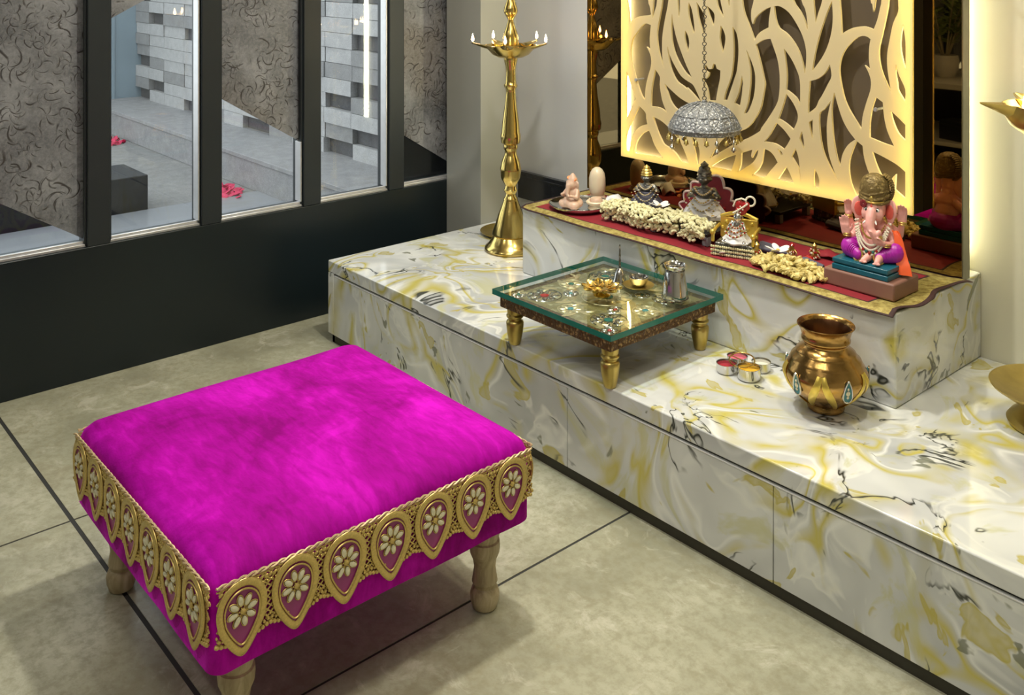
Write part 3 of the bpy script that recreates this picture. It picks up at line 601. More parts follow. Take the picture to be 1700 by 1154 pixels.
mb = MB(); mb.box((-9.05, 1.2, -.012), (-8.905, 3.30, 2.9))
for yy in (1.7, 2.15, 2.6, 3.0): mb.box((-8.905, yy, -.012), (-8.895, yy + .02, 2.9))
struct(mb.build('wall_terrace_end', 'bluepanel', smooth=False), 'blue grey panel closing the far end of the terrace')
t = thing('stone_bench', 'long low black stone bench on the terrace outside the glass', 'bench', (-5.86, 1.4, -.012))
m_ = MB(); m_.box((-.2, -1.2, 0), (.2, .712, .205)); m_.build('block', 'blackstone', t, bevel=.006)
def petals(name, label, x, y, sx, sy, n):
    rr = random.Random(int(x * 100)); m_ = MB()
    for i in range(n):
        a = rr.uniform(0, 6.3); q = math.sqrt(rr.random())
        px_, py_ = sx * q * math.cos(a), sy * q * math.sin(a); zz = .012 + .05 * (1 - q) * rr.random()
        m_.ball((px_, py_, zz), (.030, .020, .006), 7, rot=rot3(rr.uniform(-.7, .7), rr.uniform(-.7, .7), rr.uniform(0, 6)))
    tag(m_.build(name, 'bougain', None, (x, y, -.012)), label, 'flowers')
petals('flower_heap', 'small heap of crimson pink petals at the foot of the grey ledge, nearest the glass', -5.80, 2.60, .26, .12, 70)
petals('flower_heap', 'far clump of crimson pink petals on the terrace floor beside the blue panel', -7.95, 2.62, .16, .14, 50)

# ---- ceiling lamps, all out of view, with added fill
def downlight(i, x, y, watts, col):
    t = thing('unseen_downlight', 'recessed round white downlight on the unseen ceiling', 'ceiling light', (x, y, ZC), group='recessed downlights')
    m_ = MB(); m_.lathe([(.062, -.004), (.085, -.006), (.088, -.002), (.088, 0), (.062, 0)], seg=28, cap0=False, cap1=False); m_.build('trim_ring', 'ceiling', t)
    m_ = MB(); m_.lathe([(.06, -.002), (.06, 0)], seg=24); m_.build('diffuser', emit('downlight_diffuser_%d' % i, col, 4.0), t)
    l = bpy.data.lights.new('downlight_lamp', 'AREA'); l.shape = 'DISK'; l.size = .13; l.energy = watts; l.color = col; l.spread = R(150)
    o = bpy.data.objects.new('downlight_lamp', l); COL.objects.link(o); o.parent = t; o.location = (0, 0, -.012)
for i, d in enumerate(DOWN_AND_FILL_LIGHTS): downlight(i, *d)
t = thing('fill_panel_light', 'added square white fill panel on the unseen ceiling over the middle of the room', 'ceiling light', (-1.1, .4, ZC))
m_ = MB(); m_.box((-.42, -.42, -.02), (.42, .42, 0)); m_.build('frame', 'ceiling', t, bevel=.003)
m_ = MB(); m_.box((-.39, -.39, -.023), (.39, .39, -.02)); m_.build('diffuser', emit('fill_panel_diffuser', NEUT, 2.2), t)
l = bpy.data.lights.new('fill_panel_lamp', 'AREA'); l.shape = 'SQUARE'; l.size = .78; l.energy = FILL_PANEL; l.color = NEUT
o = bpy.data.objects.new('fill_panel_lamp', l); COL.objects.link(o); o.parent = t; o.location = (0, 0, -.03)

# ------------------------------------------------------------------ the marble platform
PF = 1.892; PX0, PX1 = -3.236, 1.249
t = thing('marble_platform', 'long low platform of swirled white, yellow and grey marble with drawer fronts', 'platform', (-2.0, 2.37, 0))
L = (2.0, -2.37, 0)
mb = MB(); mb.box((PX0, PF, .263), (PX1, YB - .002, ZP)); mb.build('slab', 'marble', t, L, bevel=.004, bseg=3)
mb = MB(); mb.raw([(PX0, PF, .032), (PX0 + .038, PF, .032), (PX0 + .038, YB - .002, .032), (PX0, YB - .002, .032),
                   (PX0, PF, .2625), (PX0 + .038, PF, .2625), (PX0 + .038, YB - .002, .2625), (PX0, YB - .002, .2625)],
                  [(3, 2, 1, 0), (4, 5, 6, 7), (0, 1, 5, 4), (1, 2, 6, 5), (2, 3, 7, 6), (3, 0, 4, 7)])
mb.build('end_panel', 'marble', t, L, bevel=.002)
mb = MB(); mb.box((PX0 + .02, PF + .008, 0), (PX1, PF + .028, .0325)); mb.box((PX0 + .02, PF + .008, 0), (PX0 + .036, YB - .01, .0315)); mb.build('toe_kick', 'toe', t, L, smooth=False)
mb = MB(); mb.box((PX0 + .040, PF + .010, .2500), (PX1, PF + .03, .2628)); mb.build('shadow_gap', 'gapline', t, L, smooth=False)
mb = MB(); mb.box((PX0 + .042, PF - .0006, .2540), (PX1, PF + .0095, .2566)); mb.build('aluminium_channel', 'trim', t, L, smooth=False)
dx = [(PX0 + .0395, -1.9365), (-1.9345, -1.2680), (-1.2660, -.598), (-.596, PX1 - .002)]
for (a, b) in dx:
    m_ = MB(); m_.box((a, PF, .0315), (b, PF + .022, .2535)); m_.build('drawer', 'marble', t, L, bevel=.0015)
RX0, RX1, RF = -2.637, -1.211, 2.349
mb = MB(); mb.box((RX0 + 1.74, RF - 2.6, 0), (RX1 + 1.74, YB - .002 - 2.6, ZR - ZP)); 
tag(mb.build('marble_riser', 'marble', None, (-1.74, 2.6, ZP), bevel=.005, bseg=3), 'swirled marble block step carrying the idols at the back of the platform', 'altar step')

# ------------------------------------------------------------------ mirror and lit screen
t = thing('mirror_panel', 'tall dark bronze mirror panel standing on the altar step behind the lit screen', 'mirror', (-1.943, 2.75, ZR))
L = (1.943, -2.75, -ZR)
mb = MB(); mb.box((-2.676, 2.7255, ZR + .001), (-1.212, 2.7300, 2.42)); mb.build('mirror_glass', 'mirror', t, L, smooth=False)
mb = MB(); mb.box((-2.678, 2.7302, ZR), (-1.210, 2.772, 2.422)); mb.build('carcass', 'mirror_edge', t, L, bevel=.0015)
for a, b in ((-1.277, -1.265), (-2.628, -2.616)):
    mb = MB(); mb.box((a, 2.835, .60), (b, YB - .0005, 2.40)); mb.build('led_strip', 'led_wall', t, L, smooth=False)
for a in (-2.5, -1.44):
    mb = MB(); mb.box((a, 2.7725, .6), (a + .06, YB - .001, 2.3)); mb.build('batten', 'backing', t, L, smooth=False)

YJ = 2.660; sJ = YJ / 2.69
t = thing('jali_screen', 'cream screen cut with flowing leaf shapes, lit from behind in front of the mirror', 'screen', (-1.88, YJ + .004, .715))
JX0, JX1, JZ0, JZ1 = -2.464 * sJ, -1.3365 * sJ, 1.45 + (.7145 - 1.45) * sJ, 2.19
holes = []
for line in JALI.strip().split('\n'):
    holes.append([((int(a) - 19000) / 1e4 * sJ, 1.45 + (int(b) / 1e4 - 1.45) * sJ) for a, b in (q.split(',') for q in line.split())])
cu = bpy.data.curves.new('jali_outline', 'CURVE'); cu.dimensions = '2D'; cu.fill_mode = 'BOTH'; cu.extrude = .004
def spline(pts):
    sp = cu.splines.new('POLY'); sp.points.add(len(pts) - 1); sp.use_cyclic_u = True
    for p, (x, z) in zip(sp.points, pts): p.co = (x + 1.88, z - .715, 0, 1)
spline([(JX0, JZ0), (JX1, JZ0), (JX1, JZ1), (JX0, JZ1)])
for h in holes:
    spline(h); spline([(x, 2.898 - z) for x, z in h])
tmp = bpy.data.objects.new('jali_outline', cu); COL.objects.link(tmp)
bpy.context.view_layer.update()
me = bpy.data.meshes.new_from_object(tmp.evaluated_get(bpy.context.evaluated_depsgraph_get()))
bpy.data.objects.remove(tmp); bpy.data.curves.remove(cu)
me.transform(Matrix.Rotation(PI / 2, 4, 'X')); me.materials.clear(); me.materials.append(M['jali']); me.name = 'lattice_sheet'
o = bpy.data.objects.new('lattice_sheet', me); COL.objects.link(o); o.parent = t
L = (1.88, -YJ - .004, -.715)
mb = MB(); mb.box((JX0 + .0045, YJ + .040, JZ0 + .0045), (JX1 - .0045, 2.7250, JZ1 - .0045)); mb.build('backing_board', 'backing', t, L, smooth=False)
for (x0, z0, x1, z1) in ((JX0 + .006, JZ0 + .014, JX0 + .014, JZ1 - .014), (JX1 - .014, JZ0 + .014, JX1 - .006, JZ1 - .014),
                         (JX0 + .016, JZ0 + .005, JX1 - .016, JZ0 + .012), (JX0 + .016, JZ1 - .012, JX1 - .016, JZ1 - .005)):
    mb = MB(); mb.box((x0, YJ + .022, z0), (x1, YJ + .0395, z1)); mb.build('led_strip', 'led', t, L, smooth=False)
for (x0, z0, x1, z1) in ((JX0 + .001, JZ0 + .001, JX0 + .004, JZ1 - .001), (JX1 - .004, JZ0 + .001, JX1 - .001, JZ1 - .001),
                         (JX0 + .0045, JZ0 + .001, JX1 - .0045, JZ0 + .004), (JX0 + .0045, JZ1 - .004, JX1 - .0045, JZ1 - .001)):
    mb = MB(); mb.box((x0, YJ + .0085, z0), (x1, 2.7250, z1)); mb.build('bronze_rim', 'screen_rim', t, L, smooth=False)
for (u_, z_) in ((-1.432, 1.012), (-2.36, 1.012), (-1.432, 1.90), (-2.36, 1.90)):
    mb = MB(); mb.lathe([(.006, .0), (.008, .0)], seg=8)
    mb.bm.clear()
    mb.tube([(u_, YJ + .04, z_), (u_, YJ + .006, z_)], .004, 10); mb.tube([(u_, YJ - .0005, z_), (u_, YJ - .006, z_)], [.0065, .0055], 14)
    mb.build('standoff_stud', 'steel', t, L)
mb = MB(); mb.box((-3.205 + 3.05, -.022, 0), (-2.906 + 3.05, .0, .118)); mb.box((-3.195 + 3.05, -.0245, .095), (-2.916 + 3.05, -.022, .102))
tag(mb.build('wall_plate', 'blackgloss', None, (-3.05, YB - .0005, .400), bevel=.003), 'glossy black plate low on the pale wall behind the left brass lamp', 'wall plate')
mb = MB(); mb.tube([(-1.21, 2.74, 1.452), (-1.19, 2.735, 1.436), (-1.172, 2.73, 1.430), (-1.155, 2.725, 1.435), (-1.150, 2.72, 1.447), (-1.156, 2.718, 1.458)], .004, 8)
mb.tube([(-1.2095, 2.74, 1.46), (-1.2095, 2.74, 1.44)], .008, 8)
tag(mb.build('wire_hook', 'wire'), 'dark bent wire hook on the right edge of the mirror', 'hook')
# ------------------------------------------------------------------ velvet stool
def rrect(hx, hy, r, per=8):
    pts = []
    for cx, cy, a0 in ((1, 1, 0), (-1, 1, 90), (-1, -1, 180), (1, -1, 270)):
        for i in range(per + 1):
            a = R(a0 + 90 * i / per); pts.append((cx * (hx - r) + r * math.cos(a), cy * (hy - r) + r * math.sin(a)))
    # densify the straight sides
    out = []
    n = len(pts)
    for i in range(n):
        p, q = pts[i], pts[(i + 1) % n]; out.append(p)
        if i % (per + 1) == per:
            for k in range(1, 16): out.append((p[0] + (q[0] - p[0]) * k / 16, p[1] + (q[1] - p[1]) * k / 16))
    return out
SX, SY = -1.975, 1.083; HX, HY = .372, .374
st = thing('velvet_stool', 'square magenta velvet stool with a gold lace skirt on four turned wooden legs', 'stool', (SX, SY, 0))
mb = MB(); rs = []
prof = [(.003, .200), (.0, .203), (.0, .26), (.0, .335), (.002, .352), (.008, .366), (.020, .379), (.040, .389), (.075, .396), (.13, .400), (.20, .402), (.27, .403), (.33, .4035)]
for ins, z in prof:
    rr = max(.028 - ins * .06, .004)
    ring = []
    for i, (x, y) in enumerate(rrect(HX - ins, HY - ins, min(rr, (HX - ins) * .6))):
        nz = noise.noise(Vector((x * 4, y * 4, z * 2))) * (.0045 if z > .36 else .002)
        hem = .006 * noise.noise(Vector((x * 9, y * 9, 3))) if z < .21 else 0
        ring.append((x * (1 + nz * .8), y * (1 + nz * .8), z + (nz if z > .34 else 0) + hem))
    rs.append(ring)
mb.rings(rs); mb.build('cushion', 'velvet', st, angle=80)
LEGP = [(.020, 0), (.027, .003), (.032, .018), (.033, .032), (.029, .045), (.0245, .049), (.0245, .053), (.029, .060), (.026, .078), (.024, .092), (.027, .110), (.033, .124), (.0345, .138), (.0335, .150), (.030, .153), (.030, .157), (.033, .163), (.032, .180), (.028, .186), (.028, .206)]
for sx in (-1, 1):
    for sy in (-1, 1):
        mb = MB(); mb.lathe(LEGP, (sx * (HX - .072), sy * (HY - .078), 0), 28); mb.build('leg', 'wood', st)
# lace skirt: each side a band, each drop a medallion with its flower of crystals
ZT = .358
def frame_to(side):
    """local skirt plane (s along the side, t up, d outward) -> stool space"""
    if side == 0: return Matrix(((0, 0, 1, HX), (1, 0, 0, 0), (0, 1, 0, 0), (0, 0, 0, 1)))       # +x face
    if side == 1: return Matrix(((1, 0, 0, 0), (0, 0, -1, -HY), (0, 1, 0, 0), (0, 0, 0, 1)))      # -y face
    if side == 2: return Matrix(((0, 0, -1, -HX), (-1, 0, 0, 0), (0, 1, 0, 0), (0, 0, 0, 1)))
    return Matrix(((-1, 0, 0, 0), (0, 0, 1, HY), (0, 1, 0, 0), (0, 0, 0, 1)))
STEP = .1047
def drop(t_, w=.046, top=.054, tip=-.066):
    """teardrop outline, t_ in 0..1, round end up and tip down"""
    pts = []
    for i in range(t_):
        a = 2 * PI * i / t_
        x = math.sin(a); y = math.cos(a)
        k = (1 - y) / 2
        pts.append((w * x * (1 - .35 * k ** 1.6) * (1 - max(0, k - .55) * .75), top * y if y > 0 else tip * abs(y) ** .82 * 1.0))
    return pts
med_meshes = None
def medallion(side, c, s_c, fold=0):
    global med_meshes
    m4 = frame_to(side) @ T(c, .298, .005)
    if med_meshes is None:
        a = MB(); pts = [(x, y, .002) for x, y in drop(40)]
        a.tube(pts, .0065, 8, True, flat=.45, up=(0, 0, 1))
        a.tube([(x * .80, y * .80, .0035) for x, y in drop(40)], .0016, 6, True)
        a.tube([(x * 1.13, y * 1.10, .002) for x, y in drop(40)], .0014, 6, True)
        A = a.build('medallion', ['lace', 'satin'], st)
        b = MB(); poly = [(x * .93, y * .93) for x, y in drop(36)]
        b.prism(poly, -.002, .001); B = b.build('satin_inset', 'satin', A)
        d = MB(); n = 8
        for k_ in range(n):
            an = 2 * PI * k_ / n + .2; cx, cy = .0185 * math.cos(an), .0185 * math.sin(an) + .006
            d.mi = 0; d.ball((cx, cy, .004), (.0095, .0052, .0035), 10, rot=rot3(0, 0, an))
            d.mi = 1; d.torus((0, 0, 0), 1, .13, 14, 5, T(cx, cy, .0025) @ rotz(an) @ Matrix.Diagonal((.0105, .0062, .008, 1)))
        d.mi = 1; d.ball((0, .006, .005), (.0055, .0055, .004), 10)
        for k_ in range(6): d.ball((.0062 * math.cos(k_), .006 + .0062 * math.sin(k_ * 1.047), .0045), .0016, 6)
        D = d.build('gem_flower', ['gem', 'lace'], A)
        med_meshes = (A, B, D)
        A.matrix_local = m4; return A
    A = link_copy(med_meshes[0], st); A.matrix_local = m4
    link_copy(med_meshes[1], A); link_copy(med_meshes[2], A); return A
for side in range(4):
    half = HY if side in (0, 2) else HX
    mx = frame_to(side); rr = random.Random(side)
    mb = MB()
    e = half - .006
    # top braid
    mb.mi = 1
    n = 130
    for q in (0, 1):
        mb.tube([(-e + 2 * e * i / n, ZT + .0025 * math.sin(i * .95 + q * PI), .004 + .002 * math.cos(i * .95 + q * PI)) for i in range(n + 1)], .0021, 5, mx=mx)
    mb.mi = 0
    mb.tube([(-e, ZT - .007, .003), (e, ZT - .007, .003)], .0016, 5, mx=mx)
    # net of fine gold cords
    g = .0135; k_ = -e - .12
    while k_ < e + .12:
        for sg in (1, -1):
            p = []
            for q in range(13):
                t_ = q / 12; x = k_ + sg * (t_ - .5) * .105; y = ZT - .007 - t_ * .092
                sc = abs(math.sin(PI * (x + half - .0 + STEP * .5) / STEP))
                if -e <= x <= e and y > .262 + .012 * (1 - sc) - .004: p.append((x, y, .0028))
            if len(p) > 1: mb.tube(p, .0017, 4, mx=mx)
        k_ += g
    # little scrolls above the drops
    x = -e + .008
    while x < e:
        mb.ball((x, ZT - .014, .004), (.0052, .0032, .0022), 6, mx=mx, rot=rot3(0, 0, .7)); mb.ball((x + .004, ZT - .024, .0035), (.0048, .0028, .002), 6, mx=mx, rot=rot3(0, 0, -.7)); x += .0085
    # bead edge along the scallops
    x = -e
    while x < e:
        sc = abs(math.sin(PI * (x + half) / STEP))
        zz = .2515 + .008 * (1 - sc) ** 1.5
        if sc > .88: x += .0078; continue
        mb.ball((x, zz, .004), .0046, 7, mx=mx)
        mb.ball((x + .003, zz + .0085, .004), .0036, 6, mx=mx)
        mb.ball((x, zz + .015, .0035), .0026, 5, mx=mx); x += .0078
    mb.build('lace_band', ['lace', 'lace_pale'], st)
    c = -half + .052
    while c < half - .03:
        medallion(side, c, 0); c += STEP

# ------------------------------------------------------------------ low table with a glass top
TX0, TX1, TY0, TY1, TZ = -2.212, -1.730, 1.850, 2.330, .469
tcx, tcy = (TX0 + TX1) / 2, (TY0 + TY1) / 2
hx, hy = (TX1 - TX0) / 2, (TY1 - TY0) / 2
tb = thing('low_table', 'low square gilt table with carved apron and green edged glass top on the marble platform', 'table', (tcx, tcy, ZP))
zt = TZ - ZP
mb = MB(); fw = .03
for a, b in (((-hx + .016, -hy + .016), (hx - .016, -hy + .016 + fw)), ((-hx + .016, hy - .016 - fw), (hx - .016, hy - .016)),
             ((-hx + .016, -hy + .016 + fw), (-hx + .016 + fw, hy - .016 - fw)), ((hx - .016 - fw, -hy + .016 + fw), (hx - .016, hy - .016 - fw))):
    mb.box((*a, zt - .053), (*b, zt - .016))
mb.build('apron', 'carved', tb, bevel=.003)
mb = MB(); mb.box((-hx + .018, -hy + .018, zt - .0235), (hx - .018, hy - .018, zt - .0165)); tray = mb.build('embossed_tray', 'tablemetal', tb, smooth=False)
def rosette(x, y, r, n, gem):
    m_ = MB()
    for q in range(n):
        a = 2 * PI * q / n; m_.ball((x + r * .62 * math.cos(a), y + r * .62 * math.sin(a), zt - .0165), (r * .40, r * .22, .0035), 8, rot=rot3(0, 0, a))
    m_.torus((x, y, zt - .0165), r * 1.02, .0022, 24, 6)
    m_.mi = 1; m_.ball((x, y, zt - .0155), (r * .28, r * .28, .004), 10)
    m_.build('rosette', ['silver' if n % 2 else 'champagne', gem], tray)
rr = random.Random(5)
for (x, y, r, n, gem) in ((0, 0, .072, 12, 'green_gem'), (-.13, -.13, .05, 9, 'red_gem'), (.13, -.13, .05, 9, 'green_gem'), (-.13, .13, .05, 9, 'green_gem'), (.13, .13, .05, 9, 'red_gem'),
                       (0, -.15, .036, 8, 'blue_gem'), (.15, 0, .036, 8, 'blue_gem'), (-.15, 0, .036, 8, 'green_gem'), (0, .15, .036, 8, 'red_gem'),
                       (.09, -.06, .022, 7, 'red_gem'), (-.09, -.06, .022, 7, 'blue_gem'), (.06, .09, .022, 7, 'green_gem'), (-.07, .08, .022, 7, 'red_gem'), (.185, -.185, .022, 7, 'red_gem'), (-.185, -.185, .022, 7, 'green_gem')):
    rosette(x, y, r, n, gem)
for q in range(28):      # raised leaves between the rosettes
    x, y = rr.uniform(-hx + .05, hx - .05), rr.uniform(-hy + .05, hy - .05); a = rr.uniform(0, 6.3)
    m_ = MB(); m_.ball((x, y, zt - .0165), (.026, .009, .003), 10, rot=rot3(0, 0, a)); m_.ball((x + .018 * math.cos(a + 1.2), y + .018 * math.sin(a + 1.2), zt - .0165), (.016, .006, .003), 8, rot=rot3(0, 0, a + .9)); m_.build('embossed_leaf', 'champagne', tray)
mb = MB(); mb.box((-hx, -hy, zt - .0155), (hx, hy, zt)); 
bmesh.ops.recalc_face_normals(mb.bm, faces=mb.bm.faces); mb.bm.normal_update()
for f in mb.bm.faces: f.material_index = 0 if abs(f.normal.z) > .5 else 1
mb.build('glass_top', ['table_glass', 'glass_edge'], tb, smooth=False)
tl = [(.014, 0), (.0165, .002), (.019, .012), (.0235, .035), (.026, .055), (.0265, .064), (.024, .070), (.019, .073), (.019, .077), (.025, .081), (.026, .086), (.022, .090), (.0235, .094), (.0245, .1095)]
for sx in (-1, 1):
    for sy in (-1, 1):
        m_ = MB(); m_.lathe(tl, (sx * (hx - .048), sy * (hy - .048), 0), 24); m_.build('leg', 'brass_old', tb)
# things on the glass
b_ = thing('hand_bell', 'small silver hand bell with a thin upright handle at the back of the glass table', 'bell', (-2.000, 2.178, TZ))
m_ = MB(); m_.lathe([(.0225, 0), (.0235, .002), (.0215, .005), (.0185, .013), (.016, .024), (.0125, .034), (.007, .041), (.004, .044)], seg=28); m_.build('bell_body', 'silver', b_)
m_ = MB(); m_.lathe([(.004, .043), (.0028, .050), (.0038, .054), (.0026, .060), (.0036, .066), (.0024, .074), (.0034, .080), (.0022, .092), (.0030, .096), (.002, .104), (.003, .109), (.001, .116)], seg=14); m_.build('handle', 'silver_old', b_)
b_ = thing('silver_bowl', 'small round silver bowl on a saucer beside the hand bell', 'bowl', (-1.935, 2.190, TZ))
m_ = MB(); m_.lathe([(.016, .004), (.020, .007), (.026, .016), (.0285, .028), (.0300, .031), (.0285, .0315), (.0265, .028), (.024, .016), (.015, .009), (0, .008)], seg=30, cap1=False); m_.build('cup', 'silver', b_)
m_ = MB(); m_.lathe([(.024, 0), (.040, .004), (.046, .007), (.0465, .0085), (.040, .0062), (.024, .0042), (0, .0040)], seg=32, cap1=False); m_.build('saucer', 'brass_old', b_)
b_ = thing('lotus_lamp', 'small brass lotus shaped oil lamp with spread petals in front of the hand bell', 'oil lamp', (-1.958, 2.055, TZ))
m_ = MB(); m_.lathe([(.024, 0), (.026, .003), (.018, .006), (.010, .010), (.010, .014), (.020, .018), (.022, .020), (.014, .019), (0, .015)], seg=28, cap1=False); m_.build('cup', 'brass', b_)
pm = None
for q in range(10):
    a = 2 * PI * q / 10
    if pm is None:
        m_ = MB(); g = []
        for i in range(7):
            t_ = i / 6; w_ = .017 * math.sin(PI * min(1, .12 + t_ * .88)) ** .7
            g.append([(.018 + .042 * t_, w_ * s_, .016 + .010 * t_ * t_ + .006 * abs(s_) + zz) for s_, zz in ((-1, 0), (-.5, -.001), (0, -.002), (.5, -.001), (1, 0), (.5, .0015), (0, .001), (-.5, .0015))])
        m_.rings(g); pm = m_.build('petal', 'brass', b_)
    else:
        c = link_copy(pm, b_); c.rotation_euler.z = a
k_ = thing('kalash_pot', 'narrow necked silver water pot at the right corner of the glass table', 'pot', (-1.800, 2.195, TZ))
m_ = MB(); m_.lathe([(.030, 0), (.036, .002), (.0385, .008), (.037, .018), (.0345, .040), (.031, .062), (.0275, .078), (.0260, .083), (.0265, .087), (.0285, .091), (.0325, .0965), (.0335, .099), (.0320, .100), (.0275, .096), (.0245, .088), (.024, .082), (.028, .06), (.033, .02), (0, .006)], seg=40, cap1=False, wob=lambda a: 1 + .012 * math.cos(12 * a)); m_.build('body', 'silver', k_)
m_ = MB(); m_.torus((0, 0, .0835), .0272, .0016, 32, 6); m_.torus((0, 0, .0055), .0385, .0016, 32, 6); m_.build('band', 'silver_old', k_)

# ------------------------------------------------------------------ powder cups and copper pot
def powder_cups():
    t = thing('powder_cup_set', 'set of four small steel cups of coloured powder joined round a ring on the marble', 'cup set', (-1.604, 2.243, ZP)); t.scale = (1.15, 1.15, 1.1)
    rx, ry = Vector((.657, .754, 0)), Vector((.754, -.657, 0))         # along the picture / towards the viewer
    for (a, b, r, h, pm_, lb) in ((-.037, .003, .0235, .024, 'kumkum', 'steel cup of dark red powder'), (-.002, -.034, .0245, .026, 'rose', 'steel cup of pink powder'),
                              (.008, .040, .0275, .030, 'turmeric', 'steel cup of yellow turmeric powder'), (.049, -.006, .0225, .024, 'rice', 'steel cup of white rice')):
        c = rx * a + ry * b
        m_ = MB(); m_.lathe([(r * .86, 0), (r * .95, .002), (r, .006), (r, h - .002), (r * 1.04, h), (r * .97, h), (r * .94, h - .003), (r * .90, .005), (0, .004)], (c.x, c.y, 0), 30, cap1=False)
        o = m_.build('cup', 'silver', t); o['label'] = lb
        m_ = MB(); m_.lathe([(r * .93, .006), (r * .93, h * .55), (r * .6, h * .66), (r * .25, h * .74), (0, h * .76)], (c.x, c.y, 0), 24, cap1=False); m_.build('powder', pm_, o)
    m_ = MB(); c = rx * .0 + ry * .004
    m_.torus((c.x, c.y, .031), .030, .0018, 36, 8, nx=rot3(R(12), R(6), 0)); m_.tube([(c.x, c.y, .002), (c.x, c.y, .0295)], .0026, 10); m_.tube([(c.x - .029, c.y, .0325), (c.x + .029, c.y, .0295)], .0014, 6); m_.build('ring_handle', 'brass', t)
powder_cups()
POT = (-1.332, 2.222)
pt = thing('copper_pot', 'round bellied copper and brass water pot with wide rim and teardrop gems', 'pot', (POT[0], POT[1], ZP))
pf = [(.040, 0), (.0445, .002), (.0465, .009), (.0440, .0145), (.0480, .021), (.0650, .033), (.0840, .050), (.0990, .072), (.1045, .090), (.1030, .100), (.0995, .109), (.0900, .124), (.0885, .127), (.0860, .133), (.0760, .142), (.0745, .146), (.0730, .149), (.0640, .156), (.0555, .163), (.0535, .168), (.0560, .172), (.0605, .176), (.0605, .181), (.0585, .184), (.0630, .200), (.0680, .210), (.0715, .2135), (.0705, .2155), (.0670, .214), (.0600, .204), (.0560, .186), (.0500, .168), (.060, .154)]
mb = MB(); mb.lathe(pf, seg=64, cap1=False); mb.build('body', 'copper', pt, angle=60)
mb = MB(); mb.lathe([(.0655, .2105), (.0590, .203), (.0552, .186), (.049, .169), (.056, .150), (.09, .11), (.088, .07), (.05, .03), (0, .028)], seg=40, cap0=False, cap1=False); mb.build('inner_lining', 'copper_dark', pt)
mb = MB(); mb.lathe([(.0, .150), (.057, .150), (.0575, .151), (0, .1515)], seg=32, cap0=False, cap1=False); mb.build('water', thin_glass('water', (.75, .72, .66)), pt)
def belly(a, z, off=.0):
    r = 0
    for (r0, z0), (r1, z1) in zip(pf[:23], pf[1:23]):
        if z0 <= z <= z1: r = r0 + (r1 - r0) * (z - z0) / max(1e-6, z1 - z0); break
    return Vector(((r + off) * math.cos(a), (r + off) * math.sin(a), z))
face = math.atan2(-POT[1], -POT[0])       # towards the room
for q in range(5):
    a0 = face + R(-6) + q * R(72)
    for sg in (-1, 1):       # yellow inlaid leaf blades meeting in a point
        m_ = MB(); pts = []; rad = []
        for i in range(13):
            t_ = i / 12; z = .116 - .092 * t_
            pts.append(belly(a0 + sg * (R(3) + R(24) * t_ ** 1.5), z, .0006)); rad.append(.0035 + .0062 * math.sin(PI * (.12 + .75 * t_)))
        m_.tube(pts, rad, 8, flat=.25, up=(math.cos(a0), math.sin(a0), .1)); m_.build('gold_blade', 'goldleaf', pt)
    ag = a0 + R(36)
    c = belly(ag, .078, .0008); nrm = Vector((math.cos(ag), math.sin(ag), -.12)).normalized(); ty = Vector((0, 0, 1)); tx = ty.cross(nrm).normalized(); ty = nrm.cross(tx)
    q4 = Matrix(((tx.x, ty.x, nrm.x, c.x), (tx.y, ty.y, nrm.y, c.y), (tx.z, ty.z, nrm.z, c.z), (0, 0, 0, 1)))
    m_ = MB(); dr = drop(24, .0135, -.020, .034)
    m_.tube([(x, y, .001) for x, y in dr], .0022, 6, True, q4)
    m_.mi = 1; m_.prism([(x * .92, y * .92) for x, y in dr], -.003, .0012, q4)
    m_.mi = 2
    for (x, y, s_) in ((0, .004, .0058), (0, -.006, .0036), (0, .015, .0030)): m_.ball((x, y, .002), (s_, s_ * 1.2, .002), 8, q4)
    m_.build('teardrop_gem', ['silver', 'blue_gem', 'gem'], pt)

# ------------------------------------------------------------------ brass lamps
KZ = .000915
def lamp_profile():
    raw = [(1105, 40), (1094, 43), (1086, 42), (1076, 37.5), (1066, 34.5), (1052, 31), (1040, 28.5), (1034, 30.5), (1026, 30), (985, 24.5), (950, 20.5), (925, 17), (905, 14), (890, 12), (880, 11.5), (872, 9), (862, 8.2), (852, 10.5), (845, 11.5), (836, 10), (826, 9), (818, 11), (808, 13.2), (798, 15.4), (788, 16.4), (775, 16.6), (762, 17.2), (752, 17.4), (745, 16.6), (730, 15.6), (715, 14), (700, 11.5), (690, 10.2), (676, 9.8), (668, 11.5), (658, 12), (650, 11.2), (642, 15.5), (630, 16.2), (616, 16.6), (606, 16.2), (598, 15), (560, 14.2), (520, 12), (480, 9.8), (440, 8.4), (425, 7.8), (415, 8.2), (408, 9), (402, 11), (394, 11.2), (388, 9), (375, 8.6), (340, 7.8), (315, 8.6), (295, 10.5), (286, 11.2), (276, 11)]
    return [(w_ * .0024, (1105 - y) * KZ) for y, w_ in raw]
